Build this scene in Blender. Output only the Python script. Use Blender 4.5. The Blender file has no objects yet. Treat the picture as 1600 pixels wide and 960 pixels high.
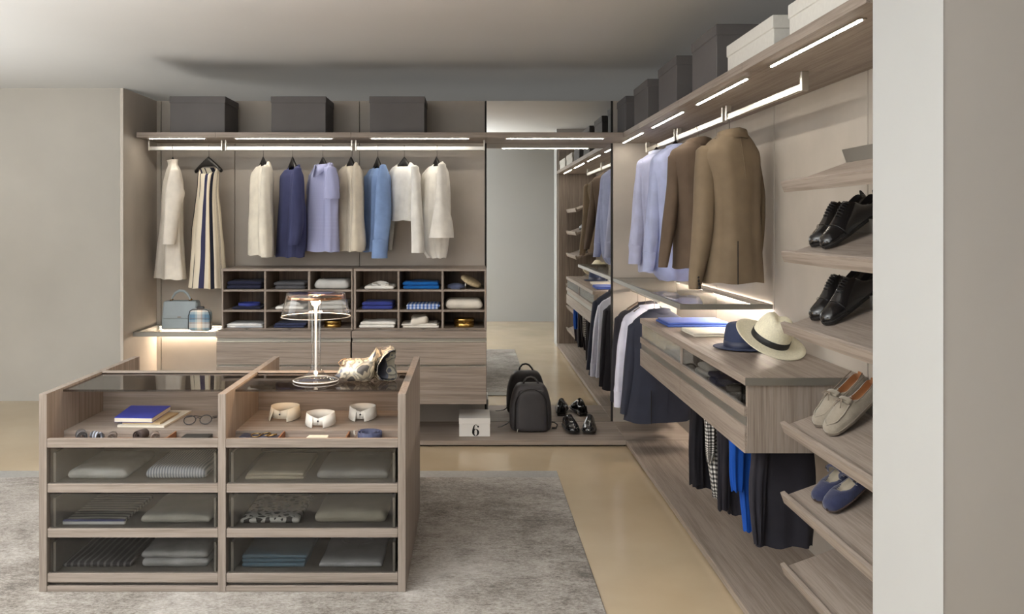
import bpy, math, random
from mathutils import Vector, Matrix, noise

S = bpy.context.scene
C = S.collection
# ------------------------------------------------------------------ camera
CZ = 1.55            # eye height in metres
F, VX, VY = 1400.0, 735.0, 347.0
cam = bpy.data.cameras.new('camera'); camo = bpy.data.objects.new('camera', cam); C.objects.link(camo)
camo.location = (0, 0, CZ); camo.rotation_euler = (math.pi/2, 0, 0)
cam.sensor_width = 36; cam.lens = F/1600*36
cam.shift_x = (800-VX)/1600; cam.shift_y = -(480-VY)/1600
cam.clip_start = 0.02
S.camera = camo
# ------------------------------------------------------------------ light
S.view_settings.view_transform = 'Standard'; S.view_settings.look = 'None'
S.view_settings.gamma = 1; S.view_settings.use_curve_mapping = False
S.view_settings.exposure = 0.16
w = bpy.data.worlds.new('world'); S.world = w; w.use_nodes = True
w.node_tree.nodes['Background'].inputs[0].default_value = (0.93, 0.97, 1.0, 1)
w.node_tree.nodes['Background'].inputs[1].default_value = 0.35
def area(name, loc, rot, sx, sy, power, col=(1, 1, 1)):
    l = bpy.data.lights.new(name, 'AREA'); l.shape = 'RECTANGLE'; l.size = sx; l.size_y = sy
    l.energy = power; l.color = col
    o = bpy.data.objects.new(name, l); C.objects.link(o); o.location = loc; o.rotation_euler = rot
    return o
# daylight through the window in the side wall, left of the frame
area('window_daylight', (-5.85, 2.6, 1.45), (0, -math.pi/2, 0), 2.3, 4.2, 72, (0.97, 0.985, 1.0))
# two unseen fill lights added to wash the ceiling
up = area('ceiling_fill', (-2.3, 1.6, 1.0), (math.pi, 0, 0), 3.0, 1.6, 290, (0.97, 0.985, 1.0)); up.data.spread = math.radians(125)
up = area('side_fill', (-4.4, 4.3, 0.35), (math.pi, 0, 0), 1.8, 3.0, 75, (0.97, 0.985, 1.0)); up.data.spread = math.radians(140)
# unseen front fill added at the rear wall, left of what the mirror shows
area('rear_fill', (-2.2, -.38, 1.55), (math.pi/2, 0, 0), 3.2, 1.9, 30, (0.97, .985, 1.0))
# unseen fill added behind the closet wall to lift the far ceiling
up = area('passage_fill', (-.6, 8.1, 1.2), (math.pi, 0, 0), 4.4, 1.2, 6, (0.97, 0.985, 1.0))
LED = 62.0           # radiance of the closet LED strips
# ------------------------------------------------------------------ helpers
def PX(px, Y): return (px-VX)*Y/F
def PZ(py, Y): return CZ-(py-VY)*Y/F
def lin(c):
    return tuple(((v/255/12.92) if v/255 <= .04045 else ((v/255+.055)/1.055)**2.4) for v in c)
MATS = {}
def base(name):
    m = bpy.data.materials.new(name); m.use_nodes = True
    nt = m.node_tree
    return m, nt, nt.nodes['Principled BSDF'], nt.nodes.new, nt.links.new
def coords(nt, scale=(1, 1, 1), rot=(0, 0, 0), kind='Object'):
    tc = nt.nodes.new('ShaderNodeTexCoord'); mp = nt.nodes.new('ShaderNodeMapping')
    mp.inputs['Scale'].default_value = scale; mp.inputs['Rotation'].default_value = rot
    nt.links.new(tc.outputs[kind], mp.inputs[0]); return mp.outputs[0]
def ramp(nt, fac, stops, interp='LINEAR'):
    r = nt.nodes.new('ShaderNodeValToRGB'); r.color_ramp.interpolation = interp
    e = r.color_ramp.elements
    while len(e) < len(stops): e.new(0.5)
    for i, (p, c) in enumerate(stops):
        e[i].position = p; e[i].color = (*lin(c), 1)
    nt.links.new(fac, r.inputs[0]); return r.outputs[0]
def noise_tex(nt, vec, scale, detail=4, rough=.55, dist=0):
    n = nt.nodes.new('ShaderNodeTexNoise'); n.inputs['Scale'].default_value = scale
    n.inputs['Detail'].default_value = detail; n.inputs['Roughness'].default_value = rough
    n.inputs['Distortion'].default_value = dist
    if vec is not None: nt.links.new(vec, n.inputs['Vector'])
    return n.outputs[0]
def add_bump(nt, b, fac, strength, dist=.002):
    bp = nt.nodes.new('ShaderNodeBump'); bp.inputs['Strength'].default_value = strength
    bp.inputs['Distance'].default_value = dist
    nt.links.new(fac, bp.inputs['Height']); nt.links.new(bp.outputs[0], b.inputs['Normal'])
def vary(c, k): return tuple(max(0, min(255, v*k)) for v in c)
def mat(name, col, rough=.5, metal=0, var=.06, vscale=6, bump=0, bscale=300, spec=.5, coat=0, sheen=0):
    if name in MATS: return MATS[name]
    m, nt, b, new, link = base(name)
    v = coords(nt)
    n = noise_tex(nt, v, vscale)
    link(ramp(nt, n, [(.3, vary(col, 1-var)), (.7, vary(col, 1+var))]), b.inputs['Base Color'])
    b.inputs['Roughness'].default_value = rough; b.inputs['Metallic'].default_value = metal
    b.inputs['Specular IOR Level'].default_value = spec
    b.inputs['Coat Weight'].default_value = coat; b.inputs['Coat Roughness'].default_value = .08
    b.inputs['Sheen Weight'].default_value = sheen
    if bump: add_bump(nt, b, noise_tex(nt, v, bscale, 2), bump)
    MATS[name] = m; return m
def wood(axis, name='wood', dark=(117, 105, 95), light=(155, 143, 133), rough=.5):
    key = name+'_'+axis
    if key in MATS: return MATS[key]
    m, nt, b, new, link = base(key)
    sc = {'x': (1.1, 40, 40), 'y': (40, 1.1, 40), 'z': (40, 40, 1.1)}[axis]
    v = coords(nt, sc)
    n1 = noise_tex(nt, v, 1.0, 6, .62, .5)
    v2 = coords(nt, tuple(c*3.2 for c in sc))
    n2 = noise_tex(nt, v2, 1.6, 3, .6)
    mx = new('ShaderNodeMix'); mx.data_type = 'FLOAT'; mx.inputs[0].default_value = .38
    link(n1, mx.inputs[2]); link(n2, mx.inputs[3])
    mid = tuple((a+c)/2 for a, c in zip(dark, light))
    link(ramp(nt, mx.outputs[0], [(.30, dark), (.44, mid), (.56, light)]), b.inputs['Base Color'])
    b.inputs['Roughness'].default_value = rough; b.inputs['Specular IOR Level'].default_value = .35
    add_bump(nt, b, mx.outputs[0], .05, .0006)
    MATS[key] = m; return m
def emit(name, col, strength):
    if name in MATS: return MATS[name]
    m, nt, b, new, link = base(name)
    b.inputs['Base Color'].default_value = (.8, .8, .8, 1)
    b.inputs['Emission Color'].default_value = (*col, 1); b.inputs['Emission Strength'].default_value = strength
    MATS[name] = m; return m
def pane(name, tint, rough=.02, ior=1.5, power=5):
    """architectural glass: a tinted see-through sheet with Fresnel reflection"""
    if name in MATS: return MATS[name]
    m = bpy.data.materials.new(name); m.use_nodes = True; nt = m.node_tree; nt.nodes.clear()
    new, link = nt.nodes.new, nt.links.new
    t = new('ShaderNodeBsdfTransparent'); t.inputs[0].default_value = (*tint, 1)
    g = new('ShaderNodeBsdfGlossy'); g.inputs['Roughness'].default_value = rough
    lw = new('ShaderNodeLayerWeight'); lw.inputs[0].default_value = .5       # Schlick: the same from either side of the sheet
    pw = new('ShaderNodeMath'); pw.operation = 'POWER'; pw.inputs[1].default_value = power
    fm = new('ShaderNodeMath'); fm.operation = 'MULTIPLY_ADD'; f0 = ((ior-1)/(ior+1))**2
    fm.inputs[1].default_value = 1-f0; fm.inputs[2].default_value = f0; fm.use_clamp = True
    link(lw.outputs['Facing'], pw.inputs[0]); link(pw.outputs[0], fm.inputs[0])
    mx = new('ShaderNodeMixShader'); out = new('ShaderNodeOutputMaterial')
    link(fm.outputs[0], mx.inputs[0]); link(t.outputs[0], mx.inputs[1]); link(g.outputs[0], mx.inputs[2])
    link(mx.outputs[0], out.inputs[0]); MATS[name] = m; return m
def stripes(name, cols, scale, axis='UV', rough=.85, use='x'):
    """printed or woven stripes across the cloth; cols = [(position, colour), ...] repeated 'scale' times"""
    if name in MATS: return MATS[name]
    m, nt, b, new, link = base(name)
    v = coords(nt, (1, 1, 1), kind='UV' if axis == 'UV' else 'Object')
    sx = new('ShaderNodeSeparateXYZ'); link(v, sx.inputs[0])
    mu = new('ShaderNodeMath'); mu.operation = 'MULTIPLY'; mu.inputs[1].default_value = scale
    link(sx.outputs[{'x': 0, 'y': 1, 'z': 2}[use]], mu.inputs[0])
    fr = new('ShaderNodeMath'); fr.operation = 'FRACT'; link(mu.outputs[0], fr.inputs[0])
    link(ramp(nt, fr.outputs[0], cols, 'CONSTANT'), b.inputs['Base Color'])
    b.inputs['Roughness'].default_value = rough; b.inputs['Specular IOR Level'].default_value = .2
    MATS[name] = m; return m
def checks(name, c1, c2, c3, scale, rough=.85, kind='UV', sy=1.0):
    if name in MATS: return MATS[name]
    m, nt, b, new, link = base(name)
    v = coords(nt, (1, 1, 1), kind=kind)
    sx = new('ShaderNodeSeparateXYZ'); link(v, sx.inputs[0])
    outs = []
    for k, sc in ((0, scale), (1 if kind == 'UV' else 2, scale*sy)):
        mu = new('ShaderNodeMath'); mu.operation = 'MULTIPLY'; mu.inputs[1].default_value = sc
        link(sx.outputs[k], mu.inputs[0])
        fr = new('ShaderNodeMath'); fr.operation = 'FRACT'; link(mu.outputs[0], fr.inputs[0])
        gt = new('ShaderNodeMath'); gt.operation = 'GREATER_THAN'; gt.inputs[1].default_value = .5
        link(fr.outputs[0], gt.inputs[0]); outs.append(gt.outputs[0])
    ad = new('ShaderNodeMath'); ad.operation = 'ADD'; link(outs[0], ad.inputs[0]); link(outs[1], ad.inputs[1])
    hf = new('ShaderNodeMath'); hf.operation = 'MULTIPLY'; hf.inputs[1].default_value = .5; link(ad.outputs[0], hf.inputs[0])
    link(ramp(nt, hf.outputs[0], [(0, c1), (.4, c2), (.9, c3)], 'CONSTANT'), b.inputs['Base Color'])
    b.inputs['Roughness'].default_value = rough; b.inputs['Specular IOR Level'].default_value = .2
    MATS[name] = m; return m
def cloth(name, col, rough=.88, var=.05, bump=.25, bscale=500, spec=.2, sheen=.04):
    return mat(name, col, rough, 0, var, 9, bump, bscale, spec, 0, sheen)

class MB:
    """collects vertices and faces in world metres, then links them as ONE mesh object"""
    def __init__(s): s.v = []; s.f = []; s.uv = {}; s.M = None
    def add(s, vs, fs, uvs=None):
        o = len(s.v)
        if s.M is not None: vs = [s.M @ Vector(p) for p in vs]
        s.v += [tuple(p) for p in vs]
        for q in fs: s.f.append(tuple(o+i for i in q))
        if uvs:
            for i, t in enumerate(uvs): s.uv[o+i] = t
        return s
    def box(s, x0, x1, y0, y1, z0, z1, b=0):
        if b <= 0:
            vs = [(x, y, z) for x in (x0, x1) for y in (y0, y1) for z in (z0, z1)]
            return s.add(vs, [(0, 1, 3, 2), (4, 6, 7, 5), (0, 4, 5, 1), (2, 3, 7, 6), (0, 2, 6, 4), (1, 5, 7, 3)])
        cx, cy, cz = (x0+x1)/2, (y0+y1)/2, (z0+z1)/2
        hx, hy, hz = abs(x1-x0)/2, abs(y1-y0)/2, abs(z1-z0)/2
        b = min(b, hx*.9, hy*.9, hz*.9)
        vs, ix = [], {}
        for sx in (-1, 1):
            for sy in (-1, 1):
                for sz in (-1, 1):
                    for k in range(3):
                        h = [hx-b, hy-b, hz-b]; h[k] += b
                        ix[(sx, sy, sz, k)] = len(vs)
                        vs.append((cx+sx*h[0], cy+sy*h[1], cz+sz*h[2]))
        fs = []
        I = ix
        for k in range(3):
            a, c = [(1, 2), (0, 2), (0, 1)][k]
            for sg in (-1, 1):
                q = []
                for p1, p2 in ((-1, -1), (1, -1), (1, 1), (-1, 1)):
                    t = [0, 0, 0]; t[k] = sg; t[a] = p1; t[c] = p2
                    q.append(I[(t[0], t[1], t[2], k)])
                fs.append(tuple(q))
        for k in range(3):      # edges along axis k
            a, c = [(1, 2), (0, 2), (0, 1)][k]
            for p1 in (-1, 1):
                for p2 in (-1, 1):
                    t0 = [0, 0, 0]; t0[a] = p1; t0[c] = p2; t1 = list(t0); t0[k] = -1; t1[k] = 1
                    fs.append((I[(*t0, a)], I[(*t1, a)], I[(*t1, c)], I[(*t0, c)]))
        for sx in (-1, 1):
            for sy in (-1, 1):
                for sz in (-1, 1): fs.append(tuple(I[(sx, sy, sz, k)] for k in range(3)))
        return s.add(vs, fs)
    def rows(s, rs, close=True, cap0=False, cap1=False, uv=True):
        """skin a list of equally long vertex rings"""
        n = len(rs[0]); vs = [p for r in rs for p in r]; fs = []
        m = n if close else n-1
        for j in range(len(rs)-1):
            for i in range(m):
                k = (i+1) % n
                fs.append((j*n+i, j*n+k, (j+1)*n+k, (j+1)*n+i))
        if cap0: fs.append(tuple(range(n))[::-1])
        if cap1: fs.append(tuple((len(rs)-1)*n+i for i in range(n)))
        L = len(rs)-1
        return s.add(vs, fs, [(i/n, j/L) for j in range(len(rs)) for i in range(n)] if uv else None)
    def tube(s, path, rad, n=10, cap=True, flat=1.0, up=(0, 0, 1)):
        path = [Vector(p) for p in path]; rs = []
        N = len(path)
        if not hasattr(rad, '__len__'): rad = [rad]*N
        prev = None
        for i, p in enumerate(path):
            t = (path[min(i+1, N-1)]-path[max(i-1, 0)])
            t.normalize()
            if prev is None:
                a = Vector(up)
                if abs(t.dot(a)) > .95: a = Vector((1, 0, 0))
                a = (a-t*a.dot(t)).normalized()
            else:
                a = (prev-t*prev.dot(t)).normalized()
            prev = a; c = t.cross(a)
            rs.append([p+a*math.cos(2*math.pi*k/n)*rad[i]*flat+c*math.sin(2*math.pi*k/n)*rad[i] for k in range(n)])
        return s.rows(rs, True, cap, cap)
    def lathe(s, prof, c, n=28, cap0=False, cap1=False, z0=0):
        rs = [[(c[0]+r*math.cos(2*math.pi*k/n), c[1]+r*math.sin(2*math.pi*k/n), z0+z) for k in range(n)] for r, z in prof]
        return s.rows(rs, True, cap0, cap1)
    def rbox(s, x0, x1, y0, y1, z0, z1, r, n=(8, 6, 3), fn=None):
        """rounded box on a regular grid, optionally deformed by fn(x, y, z)"""
        lo = (x0, y0, z0); hi = (x1, y1, z1)
        r = min(r, (x1-x0)/2*.98, (y1-y0)/2*.98, (z1-z0)/2*.98)
        def axis(k):
            a, b = lo[k], hi[k]; m = n[k]
            return [a, a+r*.12, a+r*.45, ]+[a+r+(b-a-2*r)*i/m for i in range(m+1)]+[b-r*.45, b-r*.12, b]
        A = [axis(k) for k in range(3)]
        idx, vs, fs = {}, [], []
        def vert(i, j, k):
            key = (i, j, k)
            if key not in idx:
                p = Vector((A[0][i], A[1][j], A[2][k]))
                q = Vector([max(lo[t]+r, min(hi[t]-r, p[t])) for t in range(3)])
                d = p-q
                if d.length > 1e-9: p = q+d.normalized()*r
                if fn: p = Vector(fn(*p))
                idx[key] = len(vs); vs.append(p)
            return idx[key]
        L = [len(a) for a in A]
        for i in range(L[0]-1):
            for j in range(L[1]-1):
                fs.append((vert(i, j, 0), vert(i, j+1, 0), vert(i+1, j+1, 0), vert(i+1, j, 0)))
                e = L[2]-1
                fs.append((vert(i, j, e), vert(i+1, j, e), vert(i+1, j+1, e), vert(i, j+1, e)))
        for i in range(L[0]-1):
            for k in range(L[2]-1):
                fs.append((vert(i, 0, k), vert(i+1, 0, k), vert(i+1, 0, k+1), vert(i, 0, k+1)))
                e = L[1]-1
                fs.append((vert(i, e, k), vert(i, e, k+1), vert(i+1, e, k+1), vert(i+1, e, k)))
        for j in range(L[1]-1):
            for k in range(L[2]-1):
                fs.append((vert(0, j, k), vert(0, j, k+1), vert(0, j+1, k+1), vert(0, j+1, k)))
                e = L[0]-1
                fs.append((vert(e, j, k), vert(e, j+1, k), vert(e, j+1, k+1), vert(e, j, k+1)))
        return s.add(vs, fs)
ORG = {}
def link_mesh(name, mb, m, org, smooth=False, solid=0):
    me = bpy.data.meshes.new(name)
    ox, oy, oz = org
    me.from_pydata([(x-ox, y-oy, z-oz) for x, y, z in mb.v], [], mb.f)
    if mb.uv:
        uv = me.uv_layers.new()
        for lp in me.loops: uv.data[lp.index].uv = mb.uv.get(lp.vertex_index, (0, 0))
    me.materials.append(m)
    if smooth:
        for p in me.polygons: p.use_smooth = True
    me.update()
    o = bpy.data.objects.new(name, me); C.objects.link(o)
    if solid:
        md = o.modifiers.new('thickness', 'SOLIDIFY'); md.thickness = solid; md.offset = 0
    return o
def props(o, label=None, cat=None, group=None, kind=None):
    if label: o['label'] = label
    if cat: o['category'] = cat
    if group: o['group'] = group
    if kind: o['kind'] = kind
def thing(name, label, cat, loc, group=None):
    o = bpy.data.objects.new(name, None); C.objects.link(o); o.empty_display_size = .05
    o.location = loc; ORG[o] = tuple(loc); props(o, label, cat, group); return o
def part(par, name, mb, m, smooth=False, label=None, solid=0, kind=None):
    o = link_mesh(name, mb, m, ORG[par], smooth, solid); o.parent = par; ORG[o] = ORG[par]
    props(o, label, kind=kind); return o
def single(name, mb, m, label, cat, loc, group=None, smooth=False, solid=0):
    o = link_mesh(name, mb, m, loc, smooth, solid); o.location = loc; ORG[o] = tuple(loc)
    props(o, label, cat, group); return o
def struct(name, mb, m, loc=(0, 0, 0), par=None):
    o = link_mesh(name, mb, m, loc); ORG[o] = tuple(loc)
    if par: o.parent = par
    else: o.location = loc; o['kind'] = 'structure'
    return o
def B(*a, **k): return MB().box(*a, **k)
# ------------------------------------------------------------------ palette
WX, WY, WZ = wood('x'), wood('y'), wood('z')
PANEL = mat('greige_panel', (172, 164, 154), .55, 0, .035, 3, .06, 40)
GREY = mat('grey_plaster', (188, 184, 176), .8, 0, .03, 1.2, .1, 60)
CEIL = mat('ceiling_paint', (206, 206, 204), .9, 0, .01, 1)
JAMB = mat('white_paint', (176, 177, 176), .7, 0, .01, 1)
JAMBG = mat('grey_wall_paint', (188, 183, 178), .7, 0, .015, .8, .05, 90)
ALU = mat('satin_aluminium', (214, 210, 202), .32, 1, .02, 4)
FRAME = mat('bronze_grey_metal', (150, 147, 140), .42, .7, .03, 4)
DARK = mat('dark_gap', (30, 27, 25), .8)
CLEAR = pane('clear_glass', (.95, .96, .95))
SMOKE = pane('smoked_glass', (.765, .765, .76))
SMOKE2 = pane('dark_smoked_glass', (.64, .62, .60))
LEDM = emit('led_white', (1.0, .92, .80), LED)
BLACK = mat('black_plastic', (24, 22, 22), .4)
XB, YB, YF, XF, XR = -2.367, 6.76, 6.29, 1.073, 1.556   # closet corner: left end, back wall, shelf fronts, right wall
ZT = 2.463                                              # top of the wall panels
# ------------------------------------------------------------------ the room
fl = MATS['floor'] = None
m, nt, b, new, link = base('beige_resin_floor')
v = coords(nt); n = noise_tex(nt, v, 1.3, 5)
link(ramp(nt, n, [(.3, (186, 167, 138)), (.7, (198, 180, 152))]), b.inputs['Base Color'])
n2 = noise_tex(nt, v, 3.0, 3)
rr = ramp(nt, n2, [(.3, (105, 105, 105)), (.7, (128, 128, 128))]); link(rr, b.inputs['Roughness'])
FLOOR = m
struct('floor', B(-6.2, 4.2, -.6, 9.4, -.06, 0), FLOOR)
struct('ceiling', B(-6.2, 4.2, -.6, 9.4, 2.707, 2.78), CEIL)
struct('wall_left', B(-6.2, -2.995, 7.75, 9.3, 0, 2.707), GREY)
struct('wall_front', B(-6.2, 4.2, -.6, -.42, 0, 2.707), mat('rear_wall_paint', (186, 187, 186), .8, 0, .01, 1))
struct('wall_far', B(-2.995, 4.2, 9.2, 9.4, 0, 2.707), GREY)
sw = struct('wall_side', B(-6.2, -6.0, -.42, .4, 0, 2.707).box(-6.2, -6.0, 4.8, 7.75, 0, 2.707)
            .box(-6.2, -6.0, .4, 4.8, 0, .25).box(-6.2, -6.0, .4, 4.8, 2.65, 2.707), GREY)
struct('window_1', B(-6.06, -6.0, .4, 4.8, .25, .31).box(-6.06, -6.0, .4, 4.8, 2.59, 2.65).box(-6.06, -6.0, .4, .46, .31, 2.59)
       .box(-6.06, -6.0, 4.74, 4.8, .31, 2.59).box(-6.06, -6.0, 2.57, 2.63, .31, 2.59), JAMB)
# the wall end at the right edge of the picture: white return, grey face
wr = struct('wall_near', B(1.0742, 4.2, 2.036, 2.388, 0, 2.707), JAMBG)
struct('trim_return', B(1.0735, 1.0742, 2.034, 2.39, 0, 2.707), JAMB, par=wr)
wb = struct('wall_back', B(XB, XR+.16, YB+.035, YB+.16, 0, ZT), DARK)
for i, (a, c) in enumerate(((XB, -2.336), (-2.331, -1.780), (-1.776, -.838), (-.834, .109), (1.075, XR))):
    struct('wall_panel', B(a, c, YB, YB+.034, .012, ZT, b=.002), PANEL, par=wb)
w2 = struct('wall_right', B(XR+.035, XR+.16, 2.39, YB+.034, 0, ZT), DARK)
for a, c in ((2.43, 3.506), (3.514, 4.586), (4.594, 5.666), (5.674, YB)):
    struct('wall_panel', B(XR, XR+.034, a, c, .012, ZT, b=.002), PANEL, par=w2)
# wardrobe ends
single('side_panel', B(XB-.022, XB, 6.11, YB+.03, 0, ZT, b=.0015), PANEL, 'tall greige end panel of the closet beside the handbag shelf', 'panel', (XB, 6.4, 0))
single('side_panel', B(1.0945, XR, 2.395, 2.428, 0, ZT, b=.0015), WZ, 'tall wooden end panel next to the tilted shoe shelves', 'panel', (1.3, 2.41, 0))
# mirror
t = thing('wall_mirror', 'tall frameless mirror on the back wall behind the backpack', 'mirror', (.59, YB, .044))
MIR = mat('mirror_silver', (234, 235, 234), .0, 1, 0)
part(t, 'mirror_glass', B(.122, 1.060, YB+.004, YB+.02, .045, ZT), MIR)
part(t, 'edge_strip', B(.111, .122, YB-.004, YB+.03, .045, ZT), DARK, label='dark left edge strip')
part(t, 'edge_strip', B(1.060, 1.073, YB-.004, YB+.03, .045, ZT), DARK, label='dark right edge strip')
# platform plinth
t = thing('closet_platform', 'low wooden platform along the back wall under the backpack', 'platform', (-.6, 6.45, 0))
part(t, 'deck_board', B(XB, XF-.001, 6.17, YB-.001, .012, .044, b=.0015), WX)
part(t, 'recessed_base', B(XB, XF-.001, 6.20, YB-.01, 0, .0118), DARK, label='black recessed base')
t = thing('closet_platform', 'low wooden platform along the right wall under the hanging trousers', 'platform', (1.3, 4.6, 0))
part(t, 'deck_board', B(XF, XR-.001, 2.43, 6.168, .012, .044, b=.0015), WY)
part(t, 'deck_board', B(XF, XR-.001, 6.17, YB-.001, .012, .044, b=.0015), WX)
part(t, 'recessed_base', B(XF+.03, XR-.01, 2.43, YB-.01, 0, .0118), DARK, label='black recessed base')
# ------------------------------------------------------------------ top shelves with LED strips
ZS0, ZS1 = 2.144, 2.180
def led(par, x0, x1, y0, y1, z):
    o = part(par, 'led_profile', B(x0, x1, y0, y1, z-.004, z-.0004), ALU, label='thin aluminium light profile')
    e = .007
    if x1-x0 > y1-y0: part(o, 'led_strip', B(x0+.012, x1-.012, y0+e, y1-e, z-.0062, z-.0041), LEDM, label='glowing white strip')
    else: part(o, 'led_strip', B(x0+e, x1-e, y0+.012, y1-.012, z-.0062, z-.0041), LEDM, label='glowing white strip')
t = thing('closet_shelf', 'long wooden top shelf on the back wall carrying three dark boxes', 'shelf', (-.6, 6.5, ZS0))
for a, c in ((-2.345, -1.792), (-1.790, -.840), (-.838, .112), (.114, XF-.001)):
    part(t, 'shelf_board', B(a, c, YF, YB-.002, ZS0, ZS1, b=.001), WX)
for a, c in ((231, 322), (366, 521), (578, 734), (789, 945)):
    led(t, PX(a, 6.345), PX(c, 6.345), 6.335, 6.357, ZS0)
t = thing('closet_shelf', 'long wooden top shelf on the right wall carrying grey and white boxes', 'shelf', (1.3, 4.6, ZS0))
for a, c in ((2.43, 3.539), (3.541, 4.619), (4.621, 5.699), (5.701, YB-.002)):
    part(t, 'shelf_board', B(XF, XR-.001, a, c, ZS0, ZS1, b=.001), WY)
for a, c in ((5.93, 6.70), (4.80, 5.63), (3.69, 4.52), (2.606, 3.41)):
    led(t, 1.131, 1.153, a, c, ZS0)
# ------------------------------------------------------------------ hanging rails
def rail(x0, x1, y0, y1, label, z=2.068, ztop=ZS0-.0003, group=None):
    t = thing('hanging_rail', label, 'rail', ((x0+x1)/2, (y0+y1)/2, z))
    if x1-x0 > y1-y0:
        part(t, 'rod', B(x0+.008, x1-.008, y0, y1, z, z+.033, b=.004), ALU)
        for a in (x0, x1-.0095): part(t, 'bracket', B(a, a+.0095, y0-.006, y1+.006, z-.002, ztop, b=.002), ALU)
    else:
        part(t, 'rod', B(x0, x1, y0+.012, y1-.012, z, z+.033, b=.004), ALU)
        for a in (y0, y1-.02): part(t, 'bracket', B(x0-.006, x1+.006, a, a+.0195, z-.002, ztop, b=.002), ALU)
YR = 6.50
rail(-2.335, -1.797, YR-.008, YR+.008, 'aluminium hanging rail holding the white dress and the striped dress')
rail(-1.778, -.856, YR-.008, YR+.008, 'aluminium hanging rail above the left cubbies holding four tops')
rail(-.835, .103, YR-.008, YR+.008, 'aluminium hanging rail next to the mirror holding the blue and white shirts')
XRL = 1.315
rail(XRL-.008, XRL+.008, 5.72, 6.66, 'aluminium hanging rail in the right corner holding the palest shirt')
rail(XRL-.008, XRL+.008, 4.63, 5.66, 'aluminium hanging rail on the right wall holding a brown jacket')
rail(XRL-.008, XRL+.008, 3.52, 4.58, 'aluminium hanging rail on the right wall nearest the shoe shelves')
# ------------------------------------------------------------------ glass shelves
def glass_shelf(label, x0, x1, y0, y1, z0, z1, fronts, loc):
    t = thing('glass_shelf', label, 'shelf', loc)
    part(t, 'glass_top', B(x0+.018, x1-.018, y0+.018, y1-.018, z1-.009, z1-.001), CLEAR)
    part(t, 'frame_bar', B(x0, x1, y0, y0+.018, z0, z1, b=.001), FRAME)
    part(t, 'frame_bar', B(x0, x1, y1-.018, y1, z0, z1, b=.001), FRAME)
    part(t, 'frame_bar', B(x0, x0+.018, y0+.0182, y1-.0182, z0, z1, b=.001), FRAME)
    part(t, 'frame_bar', B(x1-.018, x1, y0+.0182, y1-.0182, z0, z1, b=.001), FRAME)
    return t
gs = glass_shelf('framed glass shelf carrying the blue handbag and tartan pouch', XB+.003, -1.782, 6.28, YB-.002, .745, .777, 0, (-2.08, 6.5, .745))
part(gs, 'led_strip', B(XB+.03, -1.80, YB-.03, YB-.0205, .7555, .766), emit('led_shelf', (1., .84, .68), LED*.22), label='glowing strip at the back')
part(gs, 'led_strip', B(XB+.03, -1.80, YB-.018, YB-.006, .7432, .7448), emit('led_under_left', (1., .80, .60), LED*4.6), label='warm glowing strip under the back bar')
gs = glass_shelf('framed glass shelf on the right wall below the jackets', XF, XR-.006, 4.59, YB-.002, 1.10, 1.128, 0, (1.31, 5.7, 1.10))
part(gs, 'led_strip', B(XR-.018, XR-.006, 4.62, YB-.03, 1.0982, 1.0998), emit('led_under', (1., .86, .72), LED*4.5), label='glowing strip under the back bar')
part(gs, 'led_strip', B(XR-.0055, XR-.0012, 4.62, YB-.03, 1.1190, 1.1200), emit('led_up', (1., .86, .72), LED*.8), label='glowing strip behind the back bar facing up')
part(gs, 'cross_bar', B(XF+.0182, XR-.0205, 5.66, 5.68, 1.10, 1.117, b=.001), FRAME)
# ------------------------------------------------------------------ cubby units and chests on the back wall
YC = 6.30
def cub(px): return PX(px, YC)
ROWZ = [PZ(y, YC) for y in (424, 452.8, 456, 484.6, 487.8)]+[.8000]   # opening tops and bottoms
def cubby(label, xl, cols, xr):
    t = thing('cubby_unit', label, 'shelving', ((cub(xl)+cub(xr))/2, 6.5, ROWZ[5]))
    x0, x1 = cub(xl), cub(xr); zt = PZ(420.3, YC); zb = .7935
    part(t, 'top_board', B(x0, x1, YC, YB-.002, ROWZ[0], zt, b=.001), WX)
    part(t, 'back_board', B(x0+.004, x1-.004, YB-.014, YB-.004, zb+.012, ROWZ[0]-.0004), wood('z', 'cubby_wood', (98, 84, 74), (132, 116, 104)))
    part(t, 'side_panel', B(x0, cub(cols[0][0]), YC, YB-.015, zb, ROWZ[0]-.0004, b=.001), WZ)
    part(t, 'side_panel', B(cub(cols[2][1]), x1, YC, YB-.015, zb, ROWZ[0]-.0004, b=.001), WZ)
    part(t, 'bottom_board', B(cub(cols[0][0])+.0004, cub(cols[2][1])-.0004, YC+.006, YB-.015, zb, ROWZ[5], b=.001), WX)
    for k in range(2):
        part(t, 'divider', B(cub(cols[k][1]), cub(cols[k+1][0]), YC+.004, YB-.015, ROWZ[5]+.0004, ROWZ[0]-.0008, b=.001), WZ)
    for k in range(3):
        for a, c in ((ROWZ[2], ROWZ[1]), (ROWZ[4], ROWZ[3])):
            part(t, 'small_shelf', B(cub(cols[k][0])+.0004, cub(cols[k][1])-.0004, YC+.004, YB-.015, a, c, b=.001), WX)
        xm = (cub(cols[k][0])+cub(cols[k][1]))/2+.02
        part(t, 'finger_notch', MB().add([(xm-.02, YC+.0055, ROWZ[5]-.001), (xm+.02, YC+.0055, ROWZ[5]-.001), (xm, YC+.0055, ROWZ[5]-.0062)] +
             [(xm-.02, YC+.0065, ROWZ[5]-.001), (xm+.02, YC+.0065, ROWZ[5]-.001), (xm, YC+.0065, ROWZ[5]-.0062)],
             [(0, 1, 2), (3, 5, 4), (0, 3, 4, 1), (1, 4, 5, 2), (2, 5, 3, 0)]), DARK, label='dark triangular finger notch')
    return t
COLS_L = ((348.8, 412.4), (415.4, 481), (484.6, 548.6)); COLS_R = ((556, 621), (624, 689.8), (693, 757))
cubby('wooden cubby unit with nine openings behind the glass lamp', 346.4, COLS_L, 551)
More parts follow.
